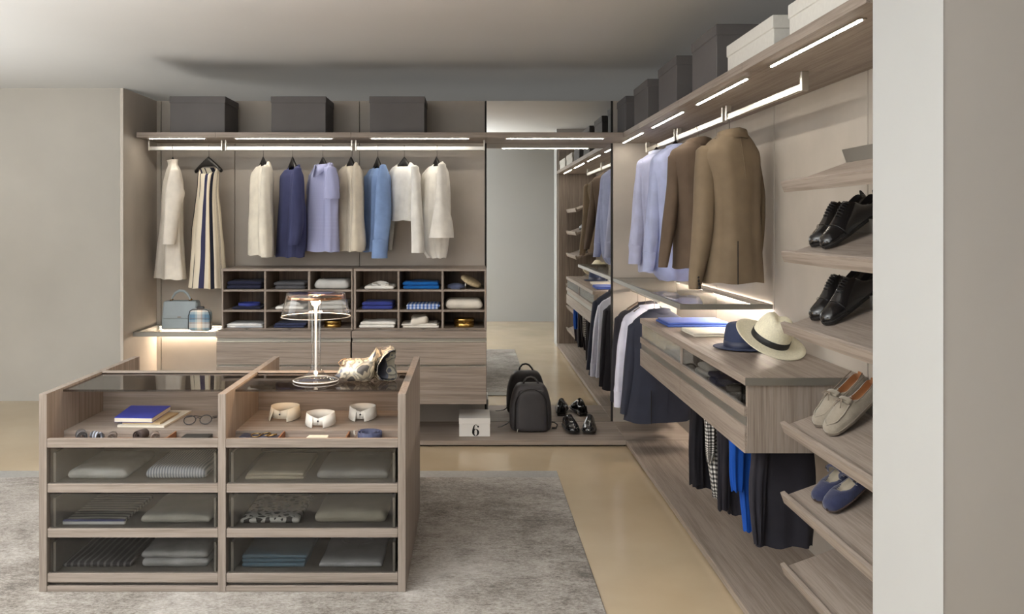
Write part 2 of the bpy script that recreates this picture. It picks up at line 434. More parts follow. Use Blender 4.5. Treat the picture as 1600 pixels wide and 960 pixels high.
cubby('wooden cubby unit with nine openings next to the mirror', 552.6, COLS_R, 760)
def chest(label, x0, x1):
    y0 = 6.19; t = thing('chest_of_drawers', label, 'drawers', ((x0+x1)/2, 6.45, .29))
    part(t, 'top_board', B(x0, x1, y0, YB-.002, .748, .793, b=.001), WX)
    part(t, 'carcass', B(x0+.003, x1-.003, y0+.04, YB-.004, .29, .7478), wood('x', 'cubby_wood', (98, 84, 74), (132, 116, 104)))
    for z0, z1 in ((.563, .716), (.290, .548)):
        d = part(t, 'drawer', B(x0+.002, x1-.002, y0, y0+.022, z0, z1, b=.0015), WX)
        part(d, 'handle_channel', B(x0+.002, x1-.002, y0+.024, y0+.036, z1-.01, z1+.03, b=.001), FRAME, label='grey metal handle channel')
        part(d, 'handle_lip', B(x0+.002, x1-.002, y0+.004, y0+.0235, z1+.002, z1+.008, b=.001), ALU, label='pale metal lip over the drawer front')
chest('hanging wooden chest of drawers behind the lamp under the left cubbies', PX(337.5, 6.19), PX(548, 6.19))
chest('hanging wooden chest of drawers beside the mirror above the numbered box', PX(549.5, 6.19), PX(760.3, 6.19))
# ------------------------------------------------------------------ drawer unit on the right wall
t = thing('wall_drawer_unit', 'hanging wooden drawer unit on the right wall with two hats on top', 'drawers', (1.3, 4.6, .643))
Y0, Y1 = 3.51, 5.668
part(t, 'worktop', B(XF, XR-.002, Y0-.012, Y1, .910, .942, b=.0015), WY, label='worktop with a grey metal-look edge')
part(t, 'end_panel', B(XF+.012, XR-.004, Y0, Y0+.022, .643, .9098, b=.001), WZ)
part(t, 'end_panel', B(XF+.012, XR-.004, Y1-.022, Y1, .643, .9098, b=.001), WZ)
part(t, 'middle_panel', B(XF+.012, XR-.02, 4.577, 4.599, .66, .9098), WZ)
part(t, 'post', B(XF+.006, XF+.0118, 4.572, 4.604, .824, .9098), WZ)
part(t, 'back_panel', B(XR-.018, XR-.004, Y0+.0222, Y1-.0222, .643, .9098), WY)
part(t, 'metal_edge', B(XF-.0006, XR-.004, Y0-.0135, Y0-.0122, .911, .941), FRAME, label='grey end edge of the worktop')
for a, c in ((Y0+.003, 4.587), (4.589, Y1-.003)):
    d = part(t, 'upper_drawer', B(XF, XF+.02, a-.002 if a < 4 else a, c, .786, .823, b=.001), WY)
    part(d, 'drawer_floor', B(XF+.0202, XR-.03, a+.022, c-.022, .79, .800), WY)
    part(d, 'glass_front', B(XF+.010, XF+.015, a+.026, c-.022, .8235, .909), SMOKE, label='clear glass front')
    part(d, 'handle_channel', B(XF+.008, XF+.03, a, c, .748, .7855), FRAME, label='grey metal handle channel')
    part(t, 'lower_drawer', B(XF, XF+.02, a-.002 if a < 4 else a, c, .643, .748, b=.0015), WY)
part(t, 'bottom_board', B(XF+.0205, XR-.02, Y0+.0222, Y1-.0222, .643, .66), WY)
# ------------------------------------------------------------------ tilted shoe shelves
ANG = math.radians(20)
def shoe_shelf(zl, label, plate=False):
    """zl = height of the lip's top edge; the deck rises towards the wall"""
    ca, sa = math.cos(ANG), math.sin(ANG)
    x0 = 1.18+.000
    t = thing('shoe_shelf', label, 'shelf', (1.3, 2.93, zl))
    M = Matrix.Translation((x0, 0, zl)) @ Matrix.Rotation(-ANG, 4, 'Y')
    mb = MB(); mb.M = M; mb.box(.0185, .262, 2.45, 3.415, -.040, -.018, b=.001); part(t, 'deck_board', mb, WY)
    mb = MB(); mb.M = M; mb.box(0, .018, 2.45, 3.415, -.044, 0, b=.001); part(t, 'front_lip', mb, WY)
    mb = MB(); mb.M = M; mb.box(.2623, .2655, 2.45, 3.415, -.044, .034); part(t, 'back_plate', mb, FRAME, label='grey metal back plate')
    for yy in (2.6, 3.25):
        mb = MB(); mb.box(XR-.135, XR-.0012, yy, yy+.02, zl+.03, zl+.058); part(t, 'wall_bracket', mb, FRAME)
    return t
SHZ = [PZ(y, 3.415) for y in (284, 393, 504.5, 660, 769.5, 881)]
for i, z in enumerate(SHZ):
    shoe_shelf(z, ['empty tilted wooden shoe shelf at the top of the column', 'tilted wooden shoe shelf holding the upper pair of black oxfords',
                   'tilted wooden shoe shelf holding the lower pair of black oxfords', 'tilted wooden shoe shelf holding the suede moccasins',
                   'tilted wooden shoe shelf holding the navy strap shoes', 'empty tilted wooden shoe shelf just above the platform'][i])
# ------------------------------------------------------------------ rug
m, nt, b, new, link = base('distressed_rug')
v = coords(nt, (1, 1, 1)); n1 = noise_tex(nt, v, 1.25, 9, .74, .3)
v2 = coords(nt, (12, 30, 12)); n2 = noise_tex(nt, v2, 1.0, 6, .75)
v3 = coords(nt, (34, 60, 60)); n3 = noise_tex(nt, v3, 2.2, 5, .75)
mx = new('ShaderNodeMix'); mx.data_type = 'FLOAT'; mx.inputs[0].default_value = .26; link(n1, mx.inputs[2]); link(n2, mx.inputs[3])
mx2 = new('ShaderNodeMix'); mx2.data_type = 'FLOAT'; mx2.inputs[0].default_value = .36; link(mx.outputs[0], mx2.inputs[2]); link(n3, mx2.inputs[3])
link(ramp(nt, mx2.outputs[0], [(.40, (66, 58, 50)), (.455, (108, 99, 89)), (.51, (150, 142, 133)), (.61, (190, 185, 178))]), b.inputs['Base Color'])
b.inputs['Roughness'].default_value = .95; b.inputs['Specular IOR Level'].default_value = .1; b.inputs['Sheen Weight'].default_value = .3
add_bump(nt, b, n3, .6, .004)
RUG = m
t = thing('area_rug', 'large grey distressed rug under the island', 'rug', (-1.3, 4.1, 0))
part(t, 'pile', B(-3.6, .535, 2.70, 5.40, .0004, .011, b=.004), RUG)
part(t, 'hem_band', B(-3.6, .535, 5.4005, 5.55, .0004, .008, b=.002), mat('rug_band', (160, 158, 154), .95, 0, .04, 60, .5, 120), label='plain woven grey band')
# ------------------------------------------------------------------ garments
def smooth_rows(rows, n):
    """Catmull-Rom through key rows (tuples of numbers), n steps per span"""
    out = []; K = len(rows)
    for i in range(K-1):
        p0, p1, p2, p3 = rows[max(i-1, 0)], rows[i], rows[i+1], rows[min(i+2, K-1)]
        for s in range(n):
            t = s/n
            out.append(tuple(b_+.5*t*(c_-a_+t*(2*a_-5*b_+4*c_-d_+t*(3*(b_-c_)+d_-a_))) for a_, b_, c_, d_ in zip(p0, p1, p2, p3)))
    out.append(tuple(rows[-1])); return out
class Frame:
    """a hanger's own frame: u along the shoulders, w out of the front, z up"""
    def __init__(s, X, Y, deg):
        s.X, s.Y = X, Y; s.c, s.s = math.cos(math.radians(deg)), math.sin(math.radians(deg))
        s.k = s.c+X/Y*s.s
    def w3(s, u, w, z): return (s.X+u*s.c-w*s.s, s.Y-u*s.s-w*s.c, z)
    def u_at(s, px): q = (px-VX)/F; return (q*s.Y-s.X)/(s.c+q*s.s)
    def w_at(s, px, u):
        q = (px-VX)/F; d = (s.s-q*s.c)
        return (s.X+u*s.c-q*(s.Y-u*s.s))/d if abs(d) > .2 else 0
def torso(fr, rows, seed=0, n=40, amp=.010, folds=5, dip=0):
    mb = MB(); rr = random.Random(seed); ph = [rr.uniform(0, 6.28) for _ in range(6)]
    key = []
    for py, pl, pr, d in rows:
        z = PZ(py, fr.Y); h = (pr-pl)/2*fr.Y/F; d = min(d*(.8 if abs(fr.s) > .5 else 1), h*.85)
        a = math.sqrt(max(h*h-(d*fr.s)**2, (h*.3)**2))/abs(fr.k)
        key.append((z, fr.u_at((pl+pr)/2), a, d))
    sm = smooth_rows(key, 6); rings = []; L = len(sm)
    for j, (z, uc, a, d) in enumerate(sm):
        t = j/(L-1); ring = []
        for i in range(n):
            p = 2*math.pi*i/n
            cx, sy = math.cos(p), math.sin(p)
            ex = math.copysign(abs(cx)**.8, cx); ey = math.copysign(abs(sy)**.8, sy)
            g = amp*min(1, t*1.6)*(math.sin(folds*p+ph[0]+1.2*t)+.5*math.sin((folds*2+1)*p+ph[1]-t)+.4*math.sin(3*p+ph[2]+3*t))
            k = noise.noise((cx*2+seed, sy*2, z*6))*.006
            ring.append(fr.w3(uc+(a+g*.4+k)*ex, (d+g+k)*ey, z-dip*max(0, sy)**1.5*max(0, 1-t*5)+(.004*math.sin(folds*p+ph[3]) if t > .97 else 0)))
        rings.append(ring)
    return mb.rows(rings)
def sleeve(fr, rows, u0, du=0, seed=0, n=18, amp=.005, flat=.8, w0=None):
    mb = MB(); rr = random.Random(seed+99); ph = rr.uniform(0, 6); key = []
    for i, (py, pl, pr) in enumerate(rows):
        z = PZ(py, fr.Y); h = (pr-pl)/2*fr.Y/F; u = u0+du*i/(len(rows)-1)
        if w0 is None: key.append((z, u, fr.w_at((pl+pr)/2, u), h))
        else: key.append((z, fr.u_at((pl+pr)/2), w0, h))
    sm = smooth_rows(key, 5); rings = []; L = len(sm)
    h0 = sm[0][3]
    for j in range(-2, L):
        if j < 0: z, u, w, h = sm[0]; f = (.35, .8)[j+2]; z = z+h0*(.5, .22)[j+2]; h *= f
        else: z, u, w, h = sm[j]
        t = max(j, 0)/(L-1); ring = []
        for i in range(n):
            p = 2*math.pi*i/n
            g = 1+amp/max(h, .01)*(math.sin(4*p+ph+2*t)+.6*math.sin(7*p-ph+9*t))*min(1, t*2)
            ring.append(fr.w3(u+math.cos(p)*h*g*flat, w+math.sin(p)*h*g, z))
        rings.append(ring)
    return mb.rows(rings)
def collar(fr, z, a, d, hgt=.034, fall=.04, gap=.32, point=.03, uc=0, n=26, flip=False):
    """shirt collar: a stand round the neck and a fall with two points in front"""
    mb = MB(); st = []; top = []; out = []; low = []
    for i in range(n+1):
        t = gap+(2*math.pi-2*gap)*i/n        # from front one side round the back to the front other side
        e = min(i, n-i)/n*2                  # 0 at the points, 1 at the back
        s_, c_ = math.sin(t), math.cos(t)
        sg = 1 if not flip else -1
        pos = lambda r, zz: fr.w3(uc+s_*(a+r), sg*c_*(d+r), zz)
        drop = .022*(1-e)
        st.append(pos(0, z-.006-drop)); top.append(pos(.002, z+hgt-drop)); out.append(pos(.010, z+hgt-.003-drop))
        low.append(pos(.020, z+hgt-fall-drop-point*max(0, 1-e*3.2)))
    return mb.rows([st, top, out, low], close=False)
HBK = mat('hanger_black', (26, 24, 24), .35, 0, .05, 8)
HOOK = mat('hook_steel', (120, 116, 110), .3, 1)
def hanger(fr, zr, ztop, label, span=.19, drop=.075, m=None, wide=.012, uc=0):
    """zr = underside of the rail; ztop = apex of the shoulder bar"""
    t = thing('clothes_hanger', label, 'hanger', (fr.X, fr.Y, ztop), 'clothes hangers')
    mb = MB(); path = []
    zc = zr+.033+.0035
    for i in range(15):
        a = math.radians(-35+i*(250/14))
        path.append(fr.w3(0, 0, 0) and (fr.X+.0 + .014*math.cos(a)*RAILN[0], fr.Y+.014*math.cos(a)*RAILN[1], zc-.008+.0125*math.sin(a)))
    path.append((fr.X, fr.Y, zr-.004)); path.append((fr.X, fr.Y, ztop-.002))
    part(t, 'hook', mb.tube(path, .0017, 7), HOOK, True)
    mb = MB(); rings = []
    N = 17
    for i in range(N):
        u = -span+2*span*i/(N-1); q = abs(u)/span
        z = ztop-drop*(q**1.1); hh = .030+.045*max(0, 1-q*1.8); ww = .010+wide*.6*q
        ring = [fr.w3(uc+u, ww*math.cos(2*math.pi*k/12), z-hh*.5+hh*.5*math.sin(2*math.pi*k/12)) for k in range(12)]
        rings.append(ring)
    part(t, 'shoulder_bar', mb.rows(rings, True, True, True), m or HBK, True)
    return t
RAILN = (0, 1)
def garment(name, label, cat, fr, m, rows, sleeves=(), coll=None, group=None, seed=1, amp=.014, folds=6, msl=None, dip=.0, hang=None, zr=2.068, hz=None, span=None, drop=None):
    zt = PZ(rows[0][0], fr.Y)
    t = thing(name, label, cat, (fr.X, fr.Y, PZ(rows[-1][0], fr.Y)), group)
    part(t, 'body', torso(fr, rows, seed, amp=amp, folds=folds, dip=dip), m, True)
    for i, sl in enumerate(sleeves):
        part(t, 'sleeve', sleeve(fr, sl['rows'], sl['u'], sl.get('du', 0), seed+i, w0=sl.get('w0'), flat=sl.get('flat', .8), amp=sl.get('amp', .005)), msl or m, True)
        if 'cuff' in sl: part(t, 'cuff', sleeve(fr, sl['cuff'], sl['u'], 0, seed+i+7, amp=.001, w0=sl.get('w0')), sl.get('mc', msl or m), True)
    if coll: part(t, 'collar', collar(fr, zt+coll.get('dz', 0), coll.get('a', .062), coll.get('d', .05), coll.get('h', .034), coll.get('fall', .045), coll.get('gap', .32),
                  coll.get('point', .03), fr.u_at((rows[0][1]+rows[0][2])/2), flip=coll.get('flip', False)), coll.get('m', m), True, solid=.0015)
    if hang:
        fh = Frame(fr.X, fr.Y, math.degrees(math.atan2(fr.s, fr.c)))
        r2 = rows[2]; h2 = (r2[2]-r2[1])/2*fr.Y/F; a2 = math.sqrt(max(h2*h2-(min(r2[3], h2*.85)*fr.s)**2, (h2*.3)**2))/abs(fr.k)
        hz = hz if hz else zt+.035
        hanger(fh, zr, hz, hang, span=span or a2*.82, drop=drop or hz-PZ(r2[0], fr.Y)+.0, uc=fr.u_at((r2[1]+r2[2])/2)*.5)
    return t
DRESSW = cloth('ivory_wool', (226, 219, 208)); CREAM = cloth('cream_silk', (222, 215, 200), .6)
NAVYB = cloth('navy_chambray', (66, 70, 104)); LILAC = checks('lilac_gingham', (158, 162, 200), (166, 170, 206), (174, 178, 212), 170)
BEIGE = cloth('beige_silk', (208, 198, 180), .65); SKY = cloth('sky_blue_cotton', (130, 156, 200)); WHITE = cloth('white_cotton', (238, 236, 230))
WHITE2 = cloth('off_white_cotton', (232, 228, 220)); PALE = cloth('pale_blue_cotton', (182, 186, 214)); PALE2 = cloth('light_blue_oxford', (172, 180, 214))
BROWN = cloth('brown_wool', (100, 85, 72)); KHAKI = cloth('khaki_cotton', (122, 107, 88)); NAVYJ = cloth('navy_wool', (54, 57, 70)); BLKJ = cloth('charcoal_wool', (50, 48, 54))
STRIPE = stripes('cream_navy_stripes', [(0, (226, 216, 196)), (.22, (28, 30, 42)), (.38, (200, 182, 156)), (.50, (226, 216, 196)), (.58, (58, 58, 86)), (.70, (226, 216, 196)), (.93, (30, 32, 46))], 3)
TH = 52
def bf(hook, deg=TH, Y=6.5): return Frame(PX(hook, Y), Y, deg)
ha = 'black hanger inside the '
garment('midi_dress', 'ivory wool dress with a high neck and wide sleeve, nearest the end panel', 'dress', bf(270), DRESSW,
        [(250, 262, 277, .035), (258, 264, 276, .038), (268, 261, 279, .05), (290, 257, 281, .065), (335, 256, 280, .075), (380, 251, 281, .10), (436, 245, 285, .135)],
        [dict(rows=[(268, 266, 280), (285, 262, 283), (303, 259, 288), (322, 258, 283), (345, 257, 279), (381, 254, 274)], u=.14, amp=.003)], hang=ha+'ivory wool dress', hz=2.024, amp=.014, seed=3)
garment('striped_dress', 'sleeveless long dress with cream, black and navy vertical stripes', 'dress', bf(326.5, 30), STRIPE,
        [(262, 311, 341, .02), (275, 312, 340, .045), (305, 311, 339, .06), (350, 307, 342, .075), (400, 304, 345, .095), (450, 300, 348, .125)],
        hang=ha+'striped sleeveless dress', dip=.05, hz=2.026, span=.125, drop=.09, amp=.016, seed=5)
garment('blouse', 'cream silk blouse with long sleeves, first top right of the striped dress', 'blouse', bf(411.5), CREAM,
        [(253, 408, 420, .035), (259, 404, 422, .045), (266, 399, 423, .06), (276, 395, 424, .075), (310, 394, 424, .085), (360, 392, 425, .09), (399, 392, 425, .10)],
        [dict(rows=[(263, 409, 422), (300, 407, 423), (350, 405, 425), (385, 406, 426), (401, 409, 425)], u=.15)], dip=.085, hang=ha+'cream silk blouse', hz=2.026, seed=7)
garment('blouse', 'navy blue blouse with long sleeves beside the cream blouse', 'blouse', bf(457.5), NAVYB,
        [(258, 452, 468, .035), (264, 448, 469, .045), (271, 443, 471, .06), (280, 441, 472, .075), (310, 440, 472, .085), (350, 436, 474, .095), (402, 433, 471, .11)],
        [dict(rows=[(265, 459, 471), (300, 456, 473), (350, 453, 474), (382, 450, 468)], u=.15)], dip=.085, hang=ha+'navy blue blouse', hz=2.026, seed=9, amp=.013)
garment('shirt', 'lilac checked shirt with short sleeves and a collar', 'shirt', bf(504.5, 48), LILAC,
        [(255, 496, 515, .035), (262, 491, 519, .05), (270, 487, 522, .062), (282, 484, 524, .068), (330, 480, 525, .075), (393, 476, 525, .08)],
        [dict(rows=[(266, 512, 525), (285, 510, 529), (299, 508, 530), (312, 507, 530)], u=.23, flat=1.0), dict(rows=[(272, 482, 489), (290, 480, 488), (303, 479, 487)], u=-.19)],
        dict(a=.062, d=.055, gap=.2, dz=-.028, point=.045), dip=.085, hang=ha+'lilac checked shirt', hz=2.024, seed=11)
garment('blouse', 'beige silk blouse with gathered cuff between lilac and sky blue shirts', 'blouse', bf(550), BEIGE,
        [(254, 542, 557, .035), (260, 537, 560, .05), (268, 531, 563, .07), (280, 530, 565, .07), (330, 530, 566, .075), (393, 530, 565, .08)],
        [dict(rows=[(263, 551, 563), (290, 550, 567), (340, 549, 569), (380, 547, 572), (391, 549, 570)], u=.17)], dip=.085, hang=ha+'beige silk blouse', hz=2.026, seed=13)
garment('shirt', 'sky blue shirt with a long buttoned cuff', 'shirt', bf(590.5), SKY,
        [(258, 585, 601, .035), (264, 580, 602, .05), (272, 575, 604, .07), (284, 571, 606, .09), (340, 570, 607, .095), (394, 567, 602, .11)],
        [dict(rows=[(262, 593, 604), (290, 588, 609), (335, 585, 612), (365, 583, 609), (376, 584, 606)], u=.17, cuff=[(375, 582, 607), (390, 581, 606), (402, 580, 606)])], dip=.085, hang=ha+'sky blue shirt', hz=2.026, seed=15)
garment('shirt', 'cropped white shirt with a button front and long straight sleeves', 'shirt', bf(632, 40), WHITE,
        [(254, 622, 642, .04), (261, 615, 648, .06), (269, 610, 653, .078), (280, 608, 655, .085), (310, 610, 652, .09), (345, 610, 650, .095)],
        [dict(rows=[(264, 642, 655), (300, 643, 658), (345, 642, 661), (394, 642, 664)], u=.19), dict(rows=[(280, 607, 617), (320, 607, 618), (346, 607, 617), (392, 607, 612)], u=-.19)],
        dip=.085, hang=ha+'cropped white shirt', hz=2.026, seed=17, amp=.006)
garment('blouse', 'white blouse with a flared ruffled sleeve, nearest the mirror', 'blouse', bf(683), WHITE2,
        [(253, 678, 692, .035), (259, 673, 694, .05), (267, 666, 697, .068), (279, 661, 698, .085), (330, 658, 700, .095), (385, 662, 697, .10), (403, 670, 694, .10)],
        [dict(rows=[(260, 684, 697), (295, 682, 699), (317, 681, 699), (345, 675, 705), (371, 671, 709)], u=.18, amp=.007)], dip=.085, hang=ha+'white flared sleeve blouse', hz=2.026, seed=19)
# right wall, upper rail (seen from behind, the shoulders across the closet)
RAILN = (1, 0)
def rf(hook, Y, deg=-22, X=None): return Frame(PX(hook, Y) if X is None else X, Y, deg)
garment('shirt', 'palest blue shirt in the corner, farthest on the right wall rail', 'shirt', rf(1029, 6.27), PALE,
        [(237, 1021, 1036, .045), (246, 1008, 1042, .07), (258, 997, 1048, .095), (300, 996, 1054, .10), (360, 998, 1056, .11), (425, 1000, 1056, .11)],
        [dict(rows=[(256, 994, 1012), (300, 989, 1010), (350, 985, 1008), (385, 982, 1005)], u=-.2, w0=0, cuff=[(384, 981, 1005), (398, 981, 1004), (412, 980, 1002)])],
        dict(flip=True, a=.058, d=.05, dz=-.02), hang=ha+'palest blue shirt', seed=21)
garment('shirt', 'light blue shirt on the right wall rail touching the brown jacket', 'shirt', rf(1058, 5.70), PALE2,
        [(228, 1047, 1068, .05), (239, 1031, 1076, .07), (254, 1020, 1086, .10), (300, 1018, 1092, .11), (370, 1020, 1094, .115), (420, 1024, 1094, .12), (438, 1034, 1088, .11)],
        [dict(rows=[(252, 1018, 1036), (300, 1012, 1036), (350, 1007, 1032), (395, 1005, 1027)], u=-.2, w0=0, cuff=[(394, 1004, 1028), (408, 1004, 1026), (423, 1003, 1022)])],
        dict(flip=True, a=.06, d=.052, dz=-.02), hang=ha+'light blue shirt', seed=23)
def jacket(label, fr, m, rows, lrows, rrows, hang, buttons, vent, seed, collm=None, zr=2.068, hm=None, hz=None):
    t = garment('jacket', label, 'jacket', fr, m, rows, [dict(rows=lrows, u=-.21, w0=-.02, flat=.85, amp=.003)]+([dict(rows=rrows, u=.22, w0=.0, flat=.85, amp=.003)] if rrows else []),
                dict(flip=True, a=.066, d=.056, h=.030, fall=.05, gap=.9, point=0, dz=-.012), seed=seed, amp=.006, folds=5)
    hanger(fr, zr, PZ(rows[0][0], fr.Y)+.012 if hz is None else hz, hang, span=.09, drop=.05, m=hm)
    if vent:
        px, py0, py1 = vent; u = fr.u_at(px); mb = MB()
        rs = []
        for k in range(5):
            z = PZ(py0+(py1-py0)*k/4, fr.Y); d = rows[-1][3]*.985+.004
            rs.append([fr.w3(u-.0011, d+.0012, z), fr.w3(u-.0011, d-.005, z), fr.w3(u+.0011, d-.005, z), fr.w3(u+.0011, d+.0012, z)])
        part(t, 'vent', mb.rows(rs, True, True, True), mat('vent_shadow_cloth', (28, 24, 20), .9), label='dark back vent slit')
    s0 = rows[1:]; mb = MB(); pts = []
    for py, pl, pr, d in smooth_rows(rows, 3)[4:]:
        q = .5; u = fr.u_at((pl+pr)/2); h = (pr-pl)/2*fr.Y/F; pts.append(fr.w3(u, min(d, h*.85)+.0012, PZ(py, fr.Y)))
    part(t, 'back_seam', mb.tube(pts, .0016, 6), m, True)
    if buttons:
        for k in range(4):
            px, py = buttons[0]+k*.8, buttons[1]+k*5.2
            u = fr.u_at(px); h = (lrows[-1][2]-lrows[-1][1])/2*fr.Y/F
            mb = MB(); c = Vector(fr.w3(u, -.02+h*.98, PZ(py, fr.Y))); nrm = Vector(fr.w3(0, 1, 0))-Vector(fr.w3(0, 0, 0))
            mb.tube([c-nrm*.002, c+nrm*.005, c+nrm*.008], [.0075, .0075, .005], 10); part(t, 'button', mb, BLACK, True)
    return t
jacket('dark brown suit jacket hanging behind the khaki jacket', rf(1092, 5.157), BROWN,
       [(219, 1079, 1104, .05), (229, 1064, 1112, .075), (244, 1051, 1124, .10), (300, 1056, 1132, .11), (350, 1058, 1134, .115), (419, 1056, 1136, .12)],
       [(246, 1046, 1070), (290, 1044, 1066), (340, 1038, 1062), (380, 1034, 1055), (417, 1031, 1047)], None, 'black hanger inside the dark brown jacket', None, (1073, 372, 418), 25)
jacket('khaki suit jacket nearest on the right wall rail, dark buttons on its cuff', rf(1139.5, 4.55), KHAKI,
       [(206, 1128, 1160, .045), (213, 1122, 1167, .06), (226, 1107, 1175, .085), (246, 1098, 1182, .105), (290, 1106, 1182, .115), (340, 1110, 1182, .12), (390, 1106, 1184, .125), (441, 1101, 1187, .13)],
       [(236, 1090, 1118), (280, 1087, 1122), (330, 1086, 1120), (380, 1083, 1115), (420, 1080, 1106), (451, 1080, 1098)],
       [(246, 1174, 1187), (300, 1178, 1196), (350, 1179, 1196), (394, 1181, 1192)], 'black hanger inside the khaki jacket', (1088.5, 432), (1127, 376, 442), 27)
# right wall, low rail below the glass shelf
t = thing('hanging_rail', 'short aluminium rail below the glass shelf in the right corner', 'rail', (XRL, 6.2, 1.02))
part(t, 'rod', B(XRL-.2+.10-.008, XRL-.1+.008, 5.70, YB-.012, 1.030, 1.052, b=.004), ALU)
for a in (5.70, YB-.032): part(t, 'bracket', B(XRL-.114, XRL-.086, a-.0105, a-.0005, 1.028, 1.0995, b=.001), ALU)
XL2 = XRL-.10
WOODH = mat('hanger_wood', (92, 78, 66), .45)
jacket('charcoal jacket at the back of the low rail, against the back wall', Frame(XL2, 6.50, -18), BLKJ,
       [(473, 1000, 1022, .05), (482, 984, 1034, .075), (498, 966, 1048, .10), (560, 964, 1055, .11), (630, 961, 1055, .11)],
       [(498, 961, 982), (540, 958, 978), (590, 956, 974), (626, 955, 970)], None, 'dark wooden hanger inside the charcoal jacket', None, None, 31, zr=1.030, hm=WOODH, hz=.974)
garment('shirt', 'white shirt hanging between the charcoal and navy jackets', 'shirt', Frame(XL2, 6.22, -18), cloth('lilac_white_cotton', (222, 222, 238)),
        [(477, 1004, 1024, .05), (487, 989, 1036, .07), (503, 974, 1050, .09), (560, 972, 1052, .10), (632, 968, 1052, .10)],
        [dict(rows=[(503, 970, 988), (540, 963, 982), (590, 960, 976), (610, 959, 974)], u=-.2, w0=0, cuff=[(609, 958, 974), (622, 958, 973), (633, 958, 971)])],
        dict(flip=True, a=.06, d=.052, dz=-.02), seed=33)
hanger(Frame(XL2, 6.22, -18), 1.030, .985, 'dark wooden hanger inside the white shirt', m=WOODH, span=.09, drop=.05)
jacket('navy wool jacket at the front of the low rail beside the drawer unit', Frame(XL2, 5.92, -16), NAVYJ,
       [(484, 1017, 1042, .055), (493, 1003, 1056, .085), (510, 989, 1074, .105), (560, 988, 1078, .115), (610, 984, 1078, .12), (655, 977, 1077, .13)],
       [(510, 982, 1003), (560, 977, 998), (610, 973, 991), (645, 971, 984)], None, 'dark wooden hanger inside the navy wool jacket', None, (1003, 604, 655), 35, zr=1.030, hm=WOODH, hz=.982)
# trousers hung below the drawer unit
BLK1 = cloth('black_wool', (36, 35, 40)); BLK2 = cloth('black_twill', (42, 40, 46)); COB = cloth('cobalt_cotton', (24, 76, 164)); GING = checks('black_white_check', (232, 230, 226), (120, 118, 116), (38, 36, 36), 11, sy=2.2)
BLK3 = cloth('faded_black_crepe', (46, 45, 52))
def trousers(label, Y, m, legs, name='trousers', cat='trousers', seed=1, folds=5, amp=.006, d=.028):
    fr = Frame(PX((legs[0][0][1]+legs[0][0][2])/2, Y), Y, 0)
    bot = max(r[-1][0] for r in legs)
    t = thing(name, label, cat, (fr.X, Y, PZ(bot, Y)))
    for i, rows in enumerate(legs):
        f2 = Frame(fr.X, Y-.03*i, 0)
        part(t, 'leg', torso(f2, [(*r, d) for r in rows], seed+i, amp=amp, folds=folds), m, True)
    tp = [legs[0][0]]
    return t
trousers('black trousers folded over the rack, farthest under the drawer unit', 4.70, BLK1,
         [[(636, 1078, 1112), (690, 1078, 1114), (762, 1084, 1118)], [(638, 1079, 1098), (700, 1077, 1097), (757, 1078, 1099)]], seed=41)
trousers('black and white checked trousers under the drawer unit', 4.40, GING,
         [[(640, 1098, 1125), (700, 1104, 1127), (778, 1114, 1126)], [(642, 1100, 1116), (700, 1103, 1117), (722, 1106, 1112)]], seed=43)
trousers('plain black trousers between the checked and cobalt blue pairs', 4.13, BLK2,
         [[(660, 1120, 1160), (740, 1128, 1160), (803, 1138, 1161)], [(662, 1122, 1142), (740, 1121, 1140), (797, 1122, 1138)]], seed=45)
trousers('cobalt blue trousers under the drawer unit', 3.88, COB,
         [[(662, 1142, 1176), (740, 1154, 1178), (830, 1162, 1180)], [(668, 1140, 1162), (730, 1140, 1160), (767, 1144, 1158)]], seed=47)
trousers('wide black pleated trousers nearest under the drawer unit', 3.68, BLK3,
         [[(690, 1174, 1270), (760, 1176, 1274), (852, 1180, 1269)], [(700, 1174, 1200), (780, 1172, 1194), (850, 1180, 1190)]], seed=49, folds=7, amp=.006, d=.035)
t = thing('trouser_rack', 'slim metal trouser rack under the drawer unit carrying the five pairs', 'rack', (1.3, 4.2, .60))
part(t, 'runner', B(1.22, 1.24, 3.6, 4.85, .630, .6425), ALU); part(t, 'runner', B(1.44, 1.46, 3.6, 4.85, .630, .6425), ALU)
for yy in (4.70, 4.40, 4.13, 3.88, 3.68):
    part(t, 'bar', MB().tube([(1.12, yy, .622), (1.47, yy, .622)], .006, 8), ALU, True)
# ------------------------------------------------------------------ storage boxes on the shelves
CHAR = mat('charcoal_board', (92, 89, 89), .75, 0, .03, 5, .1, 200); LINEN = mat('white_linen_board', (208, 206, 200), .85, 0, .015, 60, .1, 300)
def storage_box(label, x0, x1, y0, y1, z0, z1, lid, m, group=None):
    t = thing('storage_box', label, 'box', ((x0+x1)/2, (y0+y1)/2, z0), group)
    part(t, 'body', B(x0+.004, x1-.004, y0+.004, y1-.004, z0, z1-.004, b=.003), m)
    part(t, 'lid', B(x0, x1, y0, y1, z1-lid, z1, b=.003), m)
    return t
YX = 6.33
for i, (a, c) in enumerate(((264.5, 352), (423, 509.5), (577, 664))):
    storage_box(['charcoal lidded box above the white and striped dresses', 'charcoal lidded box above the navy blouse', 'charcoal lidded box above the white shirts beside the mirror'][i],
                PX(a, YX), PX(c, YX), YX, 6.70, ZS1+.0006, PZ(150.5, YX), .048, CHAR)
